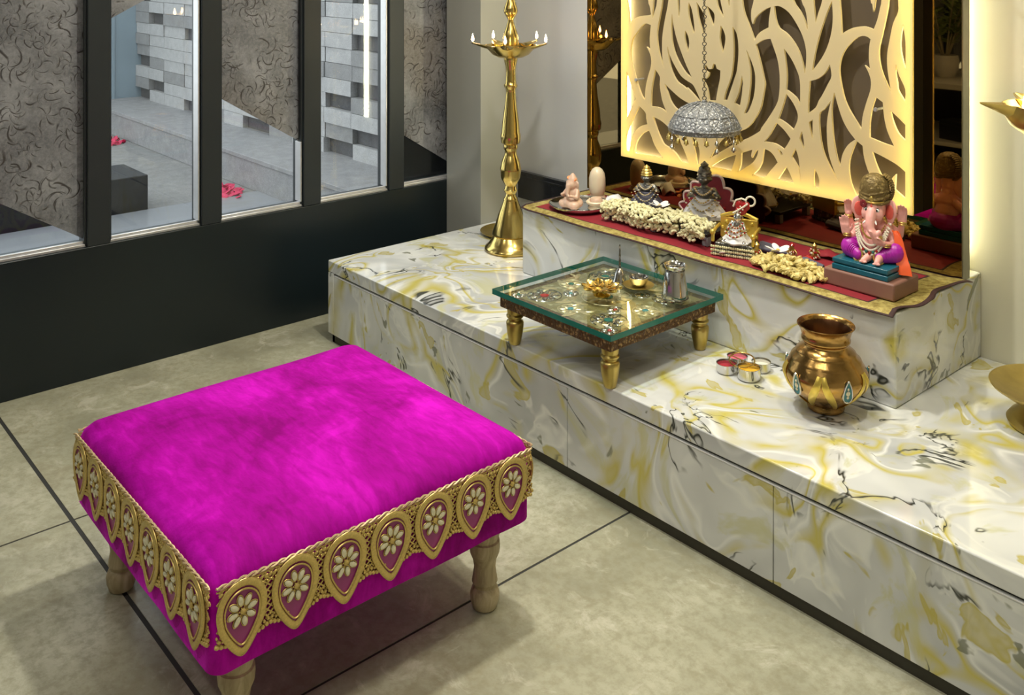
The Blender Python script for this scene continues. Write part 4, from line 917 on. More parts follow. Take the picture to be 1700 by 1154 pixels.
def brass_lamp(label, loc, sc=1.0, dish=True):
    t = thing('brass_oil_lamp', label, 'oil lamp', loc, group='tall brass oil lamps')
    base = lamp_profile()
    cut = next(i for i, (r, z) in enumerate(base) if z > .19)
    m_ = MB(); m_.lathe(base[:cut + 1], seg=48); m_.build('foot', 'brass', t)
    m_ = MB(); m_.lathe(base[cut:], seg=40); m_.build('stem', 'brass', t)
    zb = base[-1][1]; zr = (1105 - 226) * KZ
    m_ = MB(); m_.lathe([(.028, zb - .002), (.050, zb + .001), (.072, zb + .012), (.092, zr - .012), (.103, zr), (.105, zr + .003), (.101, zr + .003), (.090, zr - .008), (.070, zb + .018), (.030, zb + .008), (0, zb + .008)], seg=48, cap1=False); pl = m_.build('oil_dish', 'brass', t)
    for q in range(5):
        a = R(131 + 36 + 72 * q); m_ = MB()       # five pointed spouts
        g = []
        for i in range(8):
            u_ = i / 7; r_ = .088 + .068 * u_; w_ = .030 * (1 - u_) ** .8 + .003; zz = zr + .003 + .012 * u_ ** 1.4; dp = .013 * (1 - u_) + .003
            g.append([(r_, w_, zz), (r_, w_ * .6, zz - dp * .7), (r_, 0, zz - dp), (r_, -w_ * .6, zz - dp * .7), (r_, -w_, zz), (r_, -w_ * .8, zz), (r_, 0, zz - dp * .6), (r_, w_ * .8, zz)])
        m_.rings(g, rotz(a)); m_.build('spout', 'brass', pl)
        fx, fy = .148 * math.cos(a), .148 * math.sin(a)
        m_ = MB(); m_.tube([(fx * .82, fy * .82, zr + .008), (fx, fy, zr + .013), (fx * 1.02, fy * 1.02, zr + .022)], .0022, 6); wk = m_.build('wick', 'wick', t)
        m_ = MB(); m_.lathe([(.0015, 0), (.0048, .005), (.0056, .010), (.004, .018), (.0016, .026), (0, .032)], (fx * 1.02, fy * 1.02, zr + .019), 12); m_.build('flame', 'flame', wk)
    fin = [(13, 224), (13, 205), (12.2, 185), (11, 168), (8.2, 150), (6.8, 138), (5, 122), (4.6, 112), (8.6, 96), (11, 84), (11.6, 75), (10.8, 62), (8.6, 45), (6, 25), (5, 5), (4.8, -30), (6.5, -45), (8.5, -60), (9, -75), (7, -92), (5.5, -100), (9, -112), (9.5, -125), (6, -150), (3, -175), (.4, -200)]
    m_ = MB(); m_.lathe([(w_ * .0024, (1105 - y) * KZ) for w_, y in fin], seg=32); m_.build('finial', 'brass', t)
    return t
lampL = brass_lamp('tall polished brass oil lamp with small flames at the left end of the altar', (-2.872, 2.497, ZP))
pl = thing('brass_plate', 'flat round brass plate lying on the marble behind the left brass lamp', 'plate', (-3.052, 2.640, ZP))
m_ = MB(); m_.lathe([(.075, 0), (.100, .003), (.115, .012), (.118, .016), (.115, .0165), (.099, .007), (.075, .005), (0, .005)], seg=48, cap1=False); m_.build('plate_body', 'brass_old', pl)
def right_lamp():
    t = thing('brass_oil_lamp', 'brass oil lamp with a wide drip dish at the right edge of the photo', 'oil lamp', (-.911, 2.546, ZP), group='tall brass oil lamps')
    m_ = MB(); m_.lathe([(.085, 0), (.100, .004), (.103, .012), (.094, .024), (.075, .036), (.058, .048), (.047, .056), (.044, .062)], seg=48); m_.build('foot', 'brass_old', t)
    m_ = MB(); m_.lathe([(.044, .060), (.060, .062), (.110, .075), (.138, .093), (.142, .098), (.136, .098), (.108, .084), (.058, .074), (.05, .074)], seg=56, cap1=False); m_.build('drip_dish', 'brass_old', t)
    m_ = MB(); m_.lathe([(.052, .072), (.050, .085), (.040, .110), (.030, .150), (.024, .190), (.020, .205), (.026, .215), (.030, .225), (.024, .240), (.019, .260), (.024, .300), (.034, .340), (.038, .370), (.030, .400), (.020, .420), (.016, .480), (.015, .560), (.020, .600), (.026, .615), (.018, .630), (.016, .660), (.030, .706)], seg=40); m_.build('stem', 'brass_old', t)
    zb = .706
    m_ = MB(); m_.lathe([(.025, zb - .004), (.06, zb + .004), (.095, zb + .030), (.110, zb + .058), (.113, zb + .082), (.109, zb + .082), (.103, zb + .058), (.088, zb + .036), (.05, zb + .014), (0, zb + .012)], seg=48, cap1=False); d_ = m_.build('oil_dish', 'brass_old', t)
    for q in range(4):
        a = R(229 + 90 * q)
        m_ = MB(); g = []
        for i in range(8):
            u_ = i / 7; r_ = .100 + .078 * u_; w_ = .034 * (1 - u_) ** .8 + .004; zz = zb + .083 + .006 * u_; dp = .030 * (1 - u_) + .004
            g.append([(r_, w_, zz), (r_, w_ * .6, zz - dp * .7), (r_, 0, zz - dp), (r_, -w_ * .6, zz - dp * .7), (r_, -w_, zz), (r_, -w_ * .85, zz), (r_, 0, zz - dp * .6), (r_, w_ * .85, zz)])
        m_.rings(g, rotz(a)); m_.build('spout', 'brass_old', d_)
    for q in range(3):
        a = R(250 + 120 * q); fx, fy = .085 * math.cos(a), .085 * math.sin(a)
        m_ = MB(); m_.tube([(fx * .5, fy * .5, zb + .03), (fx, fy, zb + .055), (fx * 1.05, fy * 1.05, zb + .068)], .003, 6); wk = m_.build('wick', 'wick', t)
        m_ = MB(); m_.lathe([(.002, 0), (.007, .010), (.0085, .020), (.006, .038), (.0022, .055), (0, .066)], (fx * 1.05, fy * 1.05, zb + .062), 12); m_.build('flame', 'flame', wk)
    m_ = MB(); m_.lathe([(.03, zb + .012), (.028, zb + .06), (.018, zb + .10), (.014, zb + .2), (.022, zb + .23), (.012, zb + .27), (.001, zb + .33)], seg=28); m_.build('finial', 'brass_old', t)
right_lamp()

# ------------------------------------------------------------------ hanging silver umbrella
UX, UY, UZ = -1.930, 2.500, .915
um = thing('hanging_umbrella', 'small embossed silver ceremonial umbrella hung on a chain before the screen', 'umbrella', (UX, UY, UZ))
mb = MB(); mb.lathe([(.112, -.016), (.1145, -.008), (.113, .002), (.106, .016), (.094, .036), (.076, .055), (.052, .068), (.026, .075), (.010, .078), (.008, .084), (0, .086)], seg=64, cap0=False, cap1=False, wob=lambda a: 1 + .012 * math.cos(16 * a))
for q in range(16):
    a = 2 * PI * q / 16
    mb.tube([((.113 - .0) * math.cos(a) * k1, .113 * math.sin(a) * k1, z1 + .002) for k1, z1 in ((1, .002), (.94, .016), (.83, .036), (.67, .055), (.46, .068), (.23, .075))], .0022, 6)
mb.torus((0, 0, -.001), .1145, .0028, 64, 6); mb.torus((0, 0, .040), .0915, .0022, 48, 6)
can = mb.build('canopy', 'umbrella', um)
mb = MB(); mb.lathe([(.0, .070), (.024, .067), (.05, .060), (.074, .047), (.091, .030), (.103, .011), (.110, -.004), (.1115, -.015)], seg=48, cap0=False, cap1=False); mb.build('lining', 'brass_old', can)
bell = None
for q in range(22):
    a = 2 * PI * q / 22; long = q % 5 == 0
    if bell is None:
        m_ = MB(); m_.tube([(0, 0, 0), (0, 0, -.010)], .0012, 5); m_.lathe([(.0012, -.009), (.0042, -.012), (.0052, -.017), (.0062, -.020), (.0050, -.021)], seg=12); m_.ball((0, 0, -.0225), .0024, 8)
        m_.mi = 0; bell = m_.build('bell', 'brass_old', um); bell.scale = (1.35, 1.35, 1.25)
        m_ = MB(); m_.tube([(0, 0, 0), (0, 0, -.012)], .0012, 5); m_.lathe([(.0012, -.010), (.0046, -.014), (.0056, -.020), (.004, -.022), (.0012, -.024), (.0012, -.030), (.0050, -.034), (.0064, -.040), (.0045, -.042)], seg=12); m_.ball((0, 0, -.0435), .0026, 8); blong = m_.build('bell', 'silver', um); blong.scale = (1.3, 1.3, 1.15)
        bell.location = (.113 * math.cos(.143), .113 * math.sin(.143), -.014); blong.location = (.113, 0, -.014)
    elif q > 1: link_copy(blong if long else bell, um, (.113 * math.cos(a), .113 * math.sin(a), -.014))
mb = MB(); n = int((ZC - UZ - .085) / .0145)
for i in range(n):
    q = rot3(R(90), 0, R(90) * (i % 2) + R(20))
    mb.torus((0, 0, .0915 + i * .0145), .0062, .0015, 10, 5, nx=q)
mb.build('chain', 'wire', um)
# ------------------------------------------------------------------ altar cloth
CX0, CX1, CY0, CY1 = -2.625, -1.196, 2.330, 2.722
def cloth_z(x, y):
    k = max(0, (x + 1.245) / .05)
    z = ZR + .002 + .0008 * (1 + math.sin(x * 23 + y * 9)) + .0045 * min(k, 1.3) * (1 + math.sin(y * 38 + x * 26))
    if y < RF + .004: z = ZR + .0025 - (RF + .004 - y) * .35
    if x < -2.585: z += .006 * ((-2.585 - x) / .04) ** 2
    if x > RX1 - .004: z = min(z, ZR + .012)
    return z
nx, ny = 190, 70
mb = MB(); grid = {}
for lay in (0, 1):
    for i in range(nx + 1):
        for j in range(ny + 1):
            fx, fy = i / nx, j / ny
            x = CX0 + (CX1 - CX0) * fx; y = CY0 + (CY1 - CY0) * fy
            if fy < .5: y -= (.5 - fy) * .004 * math.sin(x * 13)
            if fx > .9: x += (fx - .9) * .16 * math.sin(y * 26)
            grid[lay, i, j] = mb.bm.verts.new((x + 1.91, y - 2.53, cloth_z(x, y) - ZR + (.0022 if lay else 0)))
for i in range(nx):
    for j in range(ny):
        x = (i + .5) / nx * (CX1 - CX0); y = (j + .5) / ny * (CY1 - CY0)
        d = min(y, x, (CX1 - CX0 - x) * .40, CY1 - CY0 - y)
        m_ = 2 if d < .006 else 1 if d < .020 else 2 if d < .0225 and y > .03 else 1 if d < .036 else 2 if d < .040 else 0
        f = mb.bm.faces.new([grid[1, i, j], grid[1, i + 1, j], grid[1, i + 1, j + 1], grid[1, i, j + 1]]); f.material_index = m_
        f = mb.bm.faces.new([grid[0, i, j], grid[0, i, j + 1], grid[0, i + 1, j + 1], grid[0, i + 1, j]]); f.material_index = 2
edge = [(i, 0) for i in range(nx)] + [(nx, j) for j in range(ny)] + [(i, ny) for i in range(nx, 0, -1)] + [(0, j) for j in range(ny, 0, -1)]
for a, b in zip(edge, edge[1:] + edge[:1]):
    f = mb.bm.faces.new([grid[0, a[0], a[1]], grid[0, b[0], b[1]], grid[1, b[0], b[1]], grid[1, a[0], a[1]]]); f.material_index = 2
tag(mb.build('altar_cloth', ['red_cloth', 'brocade', 'darkborder'], None, (-1.91, 2.53, ZR), angle=180), 'red altar cloth with wide gold brocade border spread under the idols', 'cloth')
ZA = ZR + .0058           # top of the cloth

# ------------------------------------------------------------------ elephant headed idol
IX, IY = -1.3485, 2.496
gi = thing('elephant_headed_idol', 'painted elephant headed deity idol in purple with gold turban seated on a brown slab', 'idol', (IX, IY, ZA)); gi.scale = (.90, .90, 1.03)
m_ = MB(); m_.box((-.114, -.098, 0), (.114, .053, .044)); m_.build('slab', 'terracotta', gi, bevel=.005)
m_ = MB(); m_.box((-.089, -.092, .0445), (.091, .047, .0585)); m_.box((-.084, -.087, .058), (.086, .043, .0625)); m_.box((-.088, -.091, .062), (.090, .046, .074)); m_.build('seat_cushion', 'cushion', gi, bevel=.005, bseg=3)
RZ = rotz(R(16))
def P(x, y, z): return RZ @ Vector((x, y, z))
# body in one surface: trunk, head, arms, feet
m_ = MB()
m_.ball(P(0, .012, .118), (.043, .037, .046), 18); m_.ball(P(0, -.012, .112), (.036, .030, .034), 18)       # torso and belly
m_.ball(P(0, .012, .155), (.047, .030, .024), 16)                                                        # shoulders
m_.ball(P(0, .002, .178), (.026, .026, .024), 14)
m_.ball(P(0, -.006, .207), (.035, .034, .036), 20)                                                       # head
m_.ball(P(-.017, -.026, .196), (.016, .014, .018), 12); m_.ball(P(.017, -.026, .196), (.016, .014, .018), 12)
m_.ball(P(0, -.026, .217), (.022, .014, .018), 12)
tr = [(0, -.036, .200), (-.001, -.047, .187), (-.001, -.054, .173), (.003, -.058, .160), (.011, -.061, .151), (.020, -.060, .149), (.026, -.058, .155)]
rd = [.0165, .0150, .0135, .012, .0108, .0095, .0080]
for (a, b, ra, rb) in zip(tr, tr[1:], rd, rd[1:]): m_.cap(P(*a), P(*b), ra, rb, 12)
for sx in (-1, 1):                                                                                       # rear raised arms
    m_.cap(P(.040 * sx, .020, .155), P(.070 * sx, .022, .140), .014, .011); m_.cap(P(.070 * sx, .022, .140), P(.079 * sx, .010, .178 if sx > 0 else .182), .011, .0085)
# front right arm (screen left): raised palm; front left arm: hand holding a sweet
m_.cap(P(-.042, .008, .150), P(-.066, -.010, .120), .014, .0115); m_.cap(P(-.066, -.010, .120), P(-.074, -.032, .138), .0115, .009)
m_.cap(P(.042, .008, .150), P(.060, -.014, .116), .014, .0115); m_.cap(P(.060, -.014, .116), P(.040, -.046, .124), .0115, .009)
def hand(c, up, side, nrm, s_=1.0, curl=.25):
    """palm, four unequal bent fingers and a thumb from the side of the palm"""
    c, up, side, nrm = Vector(c), Vector(up).normalized(), Vector(side).normalized(), Vector(nrm).normalized()
    for a in (-.006, 0, .006):
        m_.cap(c + side * a * s_, c + (up * .016 + side * a * 1.1) * s_, .0055 * s_, .0055 * s_, 8)
    for a, ln in ((-.0095, .014), (-.0032, .018), (.0032, .0195), (.0095, .017)):
        p0 = c + (up * .017 + side * a) * s_; p1 = p0 + (up * ln * .55 + nrm * ln * curl * .3) * s_; p2 = p1 + (up * ln * .5 + nrm * ln * curl) * s_
        m_.cap(p0, p1, .0033 * s_, .0030 * s_, 7); m_.cap(p1, p2, .0030 * s_, .0024 * s_, 7)
    q0 = c + (side * .0085 + up * .004) * s_; q1 = q0 + (side * .008 + up * .007 + nrm * .002) * s_
    m_.cap(q0, q1, .0036 * s_, .0028 * s_, 7); m_.cap(q1, q1 + (up * .007 + side * .001) * s_, .0028 * s_, .0023 * s_, 7)
v3 = lambda x, y, z: (RZ.to_3x3() @ Vector((x, y, z)))
hand(P(-.075, -.034, .139), v3(-.15, -.1, 1), v3(1, 0, .1), v3(0, -1, 0), 1.25, .1)
hand(P(.079, .008, .180), v3(.05, -.15, 1), v3(-1, 0, 0), v3(0, -1, 0), 1.2, .35)
hand(P(-.079, .010, .183), v3(0, -.1, 1), v3(1, 0, 0), v3(0, -1, 0), 1.05, .5)
hand(P(.038, -.050, .124), v3(-.9, -.35, .25), v3(.2, -.6, .5), v3(0, -.2, 1), 1.1, .8)
# feet
m_.cap(P(-.004, -.060, .088), P(-.014, -.080, .082), .012, .0085); m_.cap(P(.028, -.062, .088), P(.026, -.086, .0825), .012, .0085)
for fx, fy in ((-.014, -.082), (.026, -.088)):
    for k in range(5): m_.ball(P(fx - .009 + k * .0045, fy - .004 - .002 * (k == 3), .0800), (.0030, .0042, .0030), 7)
m_.build('body', 'skin', gi, remesh=.0021)
# ears
for sx, rz_ in ((-1, .5), (1, -.5)):
    e_ = MB()
    c = P(.046 * sx, .004, .204); q = rot3(0, R(8) * sx, R(16) + rz_ * .9)
    e_.ball(c, (.024, .0065, .030), 18, rot=q); e_.ball(c + q @ Vector((.004 * sx, -.001, -.020)), (.014, .006, .018), 14, rot=q)
    ear = e_.build('ear', 'skin', gi, remesh=.0022)
    e_ = MB(); e_.ball(c + q @ Vector((.002 * sx, -.0062, -.004)), (.014, .003, .020), 14, rot=q); e_.build('inner_ear', 'skin_red', ear)
# dhoti: crossed legs
m_ = MB()
m_.ball(P(0, .020, .096), (.058, .048, .030), 16)
for sx in (-1, 1):
    m_.cap(P(.024 * sx, .010, .094), P(.066 * sx, -.026, .100), .030, .027, 14); m_.cap(P(.066 * sx, -.026, .098), P(.030 * sx - .004, -.054, .089), .025, .015, 14)
m_.build('dhoti', 'dhoti', gi, remesh=.0024)
for sx in (-1, 1):
    f_ = MB()
    for q in range(5):
        t_ = .25 + .13 * q
        a, b = Vector((.066 * sx, -.026, .098)), Vector((.030 * sx - .004, -.054, .089)); c = a.lerp(b, t_); r_ = .025 + (.0155 - .025) * t_
        d = (b - a).normalized(); u = Vector((0, 0, 1)); u = (u - d * d.dot(u)).normalized(); v_ = d.cross(u)
        f_.tube([RZ @ (c + u * ((r_ + .0006) * math.cos(w_)) + v_ * ((r_ + .0006) * math.sin(w_))) for w_ in (R(-90 + 15 * k) for k in range(13))], .0010, 5)
    f_.build('dhoti_fold', 'dhoti', gi)
    f_ = MB(); c = P(.030 * sx - .004, -.058, .0885); f_.torus(c, .0155, .0035, 18, 6, nx=rot3(R(70), 0, R(16) + .5 * sx)); f_.build('anklet', 'gold_bead', gi)
# turban
m_ = MB()
m_.lathe([(.032, 0), (.041, .004), (.0435, .014), (.043, .024), (.0435, .034), (.041, .046), (.036, .058), (.027, .067), (.014, .0725), (0, .074)], seg=48, mx=T(*P(0, .006, .224)), wob=lambda a: 1 + .025 * math.sin(11 * a))
for q in range(6):
    m_.tube([(P(0, .006, .229 + q * .0105) + Vector((math.cos(a) * (.0435 - .0016 * q * q * .35), math.sin(a) * (.0435 - .0016 * q * q * .35), .005 * math.sin(a * 2 + q)))) for a in (2 * PI * k / 40 for k in range(40))], .0042, 7, True)
tb_ = m_.build('turban', 'turban', gi)
m_ = MB()
for q in range(15):
    a = R(-55 + 9 * q); m_.ball(P(.016 + .034 * math.cos(a), .016, .256 + .040 * math.sin(a)), (.0062, .020, .0046), 8, rot=rot3(0, 0, R(16)))
m_.build('turban_fan', 'turban', tb_)
m_ = MB(); m_.torus(P(0, -.006, .228), .0345, .003, 32, 6); m_.ball(P(0, -.041, .236), (.006, .004, .009), 10); m_.build('turban_band', 'gold_bead', tb_)
for sx in (-1, 1):
    m_ = MB(); m_.ball(P(.0155 * sx, -.0355, .2075), (.0082, .0038, .0052), 12); ey = m_.build('eye', 'eye', gi)
    m_ = MB(); m_.ball(P(.0150 * sx, -.0388, .2072), (.0038, .0016, .0041), 10); m_.tube([P(.0155 * sx + k * .0022, -.0375 + abs(k) * .0006, .2135 - k * k * .00035) for k in (-3, -2, -1, 0, 1, 2, 3)], .0009, 5); m_.build('pupil', 'black', ey)
    m_ = MB(); m_.cap(P(.013 * sx, -.046, .180), P(.019 * sx, -.060, .176), .0035, .0018, 8); m_.build('tusk', 'eye', gi)
m_ = MB()
for k in range(7): m_.ball(P(-.024 + .006 * math.cos(k * .9), -.037, .222 + .006 * math.sin(k * .9)), (.0052, .0030, .0052), 8)
m_.build('red_flower', 'maroon', gi)
m_ = MB(); m_.ball(P(0, -.0405, .218), (.0035, .0016, .008), 8); m_.build('forehead_mark', 'skin_red', gi)
m_ = MB()
for k in range(3): m_.ball(P(0, -.0585 + .001 * k, .186 - k * .009), (.0075 - .001 * k, .0022, .0014), 8)
m_.build('trunk_stripe', 'eye', gi)
# bead necklaces
def necklace(name, mat_, w_, drop_, y0, rb, n, z0=.172):
    m_ = MB()
    for k in range(n):
        t_ = -1 + 2 * k / (n - 1); x = w_ * t_ * (1 - .05 * t_ * t_); z = z0 - drop_ * (1 - t_ * t_) ** .8
        y = y0 - .022 * (1 - t_ * t_) ** .5 + .022 * abs(t_) ** 3
        m_.ball(P(x, y, z), rb, 7)
    m_.build(name, mat_, gi)
necklace('pearl_necklace', 'pearl', .050, .066, -.036, .0034, 44)
necklace('pearl_necklace', 'pearl', .054, .078, -.040, .0034, 48)
necklace('pearl_necklace', 'pearl', .047, .054, -.032, .0032, 40)
necklace('gold_necklace', 'gold_bead', .038, .036, -.028, .0030, 34)
m_ = MB()
for k, mt in enumerate((0, 1, 0, 1, 0)): m_.mi = mt; m_.ball(P(-.020 + .010 * k, -.060 - .003 * (2 - abs(k - 2)), .106 - .003 * (2 - abs(k - 2))), .0042, 8)
m_.build('pendant', ['red_gem', 'green_gem'], gi)
for c, r_ in ((P(.079, .010, .176), .0105), (P(-.0735, -.030, .136), .0105), (P(.044, -.042, .1235), .011), (P(-.079, .012, .176), .0100)):
    m_ = MB(); m_.torus(c, r_, .0024, 20, 6); m_.torus(c + Vector((0, 0, -.005)), r_ + .0006, .0018, 20, 6); m_.build('bangle', 'gold_bead', gi)
# orange sash down the right side
m_ = MB(); g = []
for i in range(14):
    t_ = i / 13; c = P(.062 + .034 * t_ ** .7, -.012 - .036 * t_, .156 - .105 * t_ + .004 * math.sin(t_ * 9)); w_ = .009 + .013 * t_
    g.append([c + v3(a * w_, b * .0022 + .0015 * math.sin(a * 4 + t_ * 6), 0) for a, b in ((-1, -1), (-.3, -1.4), (.4, -.8), (1, -1), (1, 1), (.4, 1.2), (-.3, .6), (-1, 1))])
m_.rings(g); m_.build('sash', 'sash', gi)
m_ = MB(); m_.ball(P(.026, -.056, .140), (.010, .010, .009), 12); m_.build('sweet', 'gold_bead', gi)

# ------------------------------------------------------------------ silver plate with stone idols
PLX, PLY = -2.462, 2.470
pl = thing('silver_plate', 'round silver plate with raised rim at the left end of the altar cloth', 'plate', (PLX, PLY, ZA))
m_ = MB(); m_.lathe([(.070, 0), (.096, .002), (.108, .013), (.111, .019), (.108, .0195), (.094, .0070), (.070, .0045), (0, .0045)], seg=56, cap1=False); m_.build('plate_body', 'silver', pl)
m_ = MB(); m_.torus((0, 0, .0195), .1095, .0018, 56, 6); m_.build('rim_wire', 'silver_old', pl)
ZPL = ZA + .0048
on = thing('onyx_figure', 'small pink onyx figure of a seated elephant headed deity on the silver plate', 'figurine', (-2.470, 2.440, ZPL))
m_ = MB()
m_.ball((0, 0, .020), (.044, .036, .022), 16); m_.ball((-.022, -.018, .016), (.024, .020, .016), 12); m_.ball((.024, -.018, .016), (.024, .020, .016), 12)
m_.ball((0, .004, .050), (.027, .024, .030), 16); m_.ball((0, -.004, .084), (.020, .020, .020), 16); m_.cap((0, -.020, .082), (.004, -.030, .052), .010, .006); m_.cap((.004, -.030, .052), (.014, -.030, .046), .006, .005)
for sx in (-1, 1): m_.ball((.022 * sx, .004, .084), (.012, .004, .016), 10, rot=rot3(0, 0, -.4 * sx)); m_.cap((.024 * sx, 0, .062), (.034 * sx, -.012, .044), .009, .007); m_.cap((.034 * sx, -.012, .044), (.022 * sx, -.030, .050), .007, .006)
m_.lathe([(.020, 0), (.016, .012), (.008, .024), (.003, .030)], (0, .002, .095), 16)
m_.build('body', 'onyx', on, remesh=.0024)
m_ = MB(); m_.ball((-.010, -.006, .108), (.008, .010, .004), 10, rot=rot3(.4, .5, .3)); m_.ball((.012, .0, .102), (.008, .009, .004), 10, rot=rot3(.4, -.6, .3)); m_.build('petal_offering', 'orange_petal', on)
yo = thing('onyx_disc', 'round pale stone dish base beside the pink onyx figure on the silver plate', 'dish', (-2.405, 2.495, ZPL))
m_ = MB(); m_.lathe([(.026, 0), (.030, .003), (.024, .009), (.022, .014), (.034, .020), (.037, .026), (.034, .029), (.02, .0275), (0, .027)], seg=36, cap1=False); m_.build('base', 'onyx_pale', yo)
m_ = MB(); m_.lathe([(.024, .0272), (.023, .034), (.018, .040), (0, .042)], seg=28); m_.build('dome', 'onyx', yo)
ol = thing('onyx_egg_stone', 'upright egg shaped pale onyx stone at the left end before the mirror', 'stone', (-2.512, 2.612, ZA))
m_ = MB(); m_.lathe([(.034, 0), (.036, .004), (.030, .010), (.028, .016)], seg=32); m_.build('base', 'onyx', ol)
m_ = MB(); m_.lathe([(.022, .015), (.029, .030), (.031, .055), (.0305, .080), (.027, .098), (.019, .112), (.009, .119), (0, .121)], seg=36); m_.build('egg', 'onyx_pale', ol)
def folded_cloth(x, y, z, rz):
    m_ = MB(); g = []
    for i in range(9):
        t_ = i / 8; xx = -.032 + .064 * t_; zz = .030 + .016 * math.sin(t_ * PI) - .010 * t_
        g.append([(xx, yy, max(.0, zz + b + .006 * math.sin(a * 5 + t_ * 8) * (a != 0) - (.024 if abs(a) > .9 else 0))) for a, b, yy in ((-1, 0, -.026), (-.5, 0, -.014), (0, .002, 0), (.5, 0, .014), (1, 0, .026), (.5, -.004, .014), (0, -.003, 0), (-.5, -.004, -.014))])
    m_.rings(g)
    tag(m_.build('folded_cloth', 'white', None, (x, y, z), rz=rz, angle=180), 'folded white cloth scrap lying between the pale egg stone and the orange petals', 'cloth')
folded_cloth(-2.392, 2.580, ZA, R(30))
rr = random.Random(11)
m_ = MB()
for q in range(26):
    a, r_ = rr.uniform(0, 6.3), math.sqrt(rr.random())
    m_.ball((.045 * r_ * math.cos(a), .026 * r_ * math.sin(a), .005 + .030 * (1 - r_) * rr.random()), (.013, .009, .0028), 7, rot=rot3(rr.uniform(-.6, .6), rr.uniform(-.6, .6), a))
tag(m_.build('petal_heap', 'orange_petal', None, (-2.325, 2.552, ZA)), 'little heap of orange petals right of the folded white cloth', 'petals')

# ------------------------------------------------------------------ low seats, garlands and dressed idols
def low_seat(name, label, x, y, sx, sy, h, rz=0):
    t = thing(name, label, 'stool', (x, y, ZA), rz, group='low idol stools')
    m_ = MB(); m_.box((-sx, -sy, h - .010), (sx, sy, h)); m_.build('seat', 'black', t, bevel=.002)
    m_ = MB(); m_.box((-sx + .006, -sy - .0005, h - .018), (sx - .006, -sy + .006, h - .010)); m_.build('apron', 'stool_grey', t, bevel=.001)
    for a in (-1, 1):
        for b in (-1, 1):
            m_ = MB(); m_.box((a * (sx - .012) - .011, b * (sy - .012) - .010, 0), (a * (sx - .012) + .011, b * (sy - .012) + .010, h - .010)); m_.build('leg', 'stool_grey', t, bevel=.002)
low_seat('idol_stool', 'low dark stool mostly hidden under the left bead garland', -2.215, 2.518, .085, .090, .036)
low_seat('idol_stool', 'low dark stool with grey block feet under the middle garland', -1.985, 2.528, .118, .095, .040)
def garland(label, x, y, z, sx, sy, h, n, hang, seed, name='flower_garland', mat_='bud', cat='garland'):
    rr_ = random.Random(seed); m_ = MB()
    for i in range(n):
        fx = rr_.uniform(-1, 1); f = rr_.random()
        if f < .5:      # the roll lying along the front
            a = rr_.uniform(-.3, 3.5); r_ = h * .42
            yy = -sy * .55 + r_ * math.cos(a) * 1.6; zz = r_ * .6 + r_ * math.sin(a) + .003
        elif f < .78:   # behind, climbing to the feet of the idol
            yy = rr_.uniform(-.1, .45) * sy; zz = h * (.5 + .35 * rr_.random())
        else:           # hanging over the edge
            yy = -sy * (.95 + .12 * rr_.random()); zz = -hang * rr_.random() + .008
        zz *= 1 - .25 * abs(fx) ** 3
        s_ = rr_.uniform(.75, 1.2)
        m_.ball((fx * sx, yy + .010 * math.cos(fx * 2.4), max(zz, -hang + .006)), (.0100 * s_, .0062 * s_, .0050 * s_), 7, rot=rot3(rr_.uniform(-1, 1), rr_.uniform(-1, 1), rr_.uniform(0, 6.3)))
    o = m_.build(name, mat_, None, (x, y, z)); tag(o, label, cat); return o
garland('cream bud garland heaped on the low stool right of the silver plate', -2.205, 2.455, ZA + .036, .092, .040, .042, 330, .034, 4)
garland('longer cream bud garland draped over the middle stool under the red fan backed idol', -1.985, 2.458, ZA + .040, .122, .042, .044, 440, .034, 8)

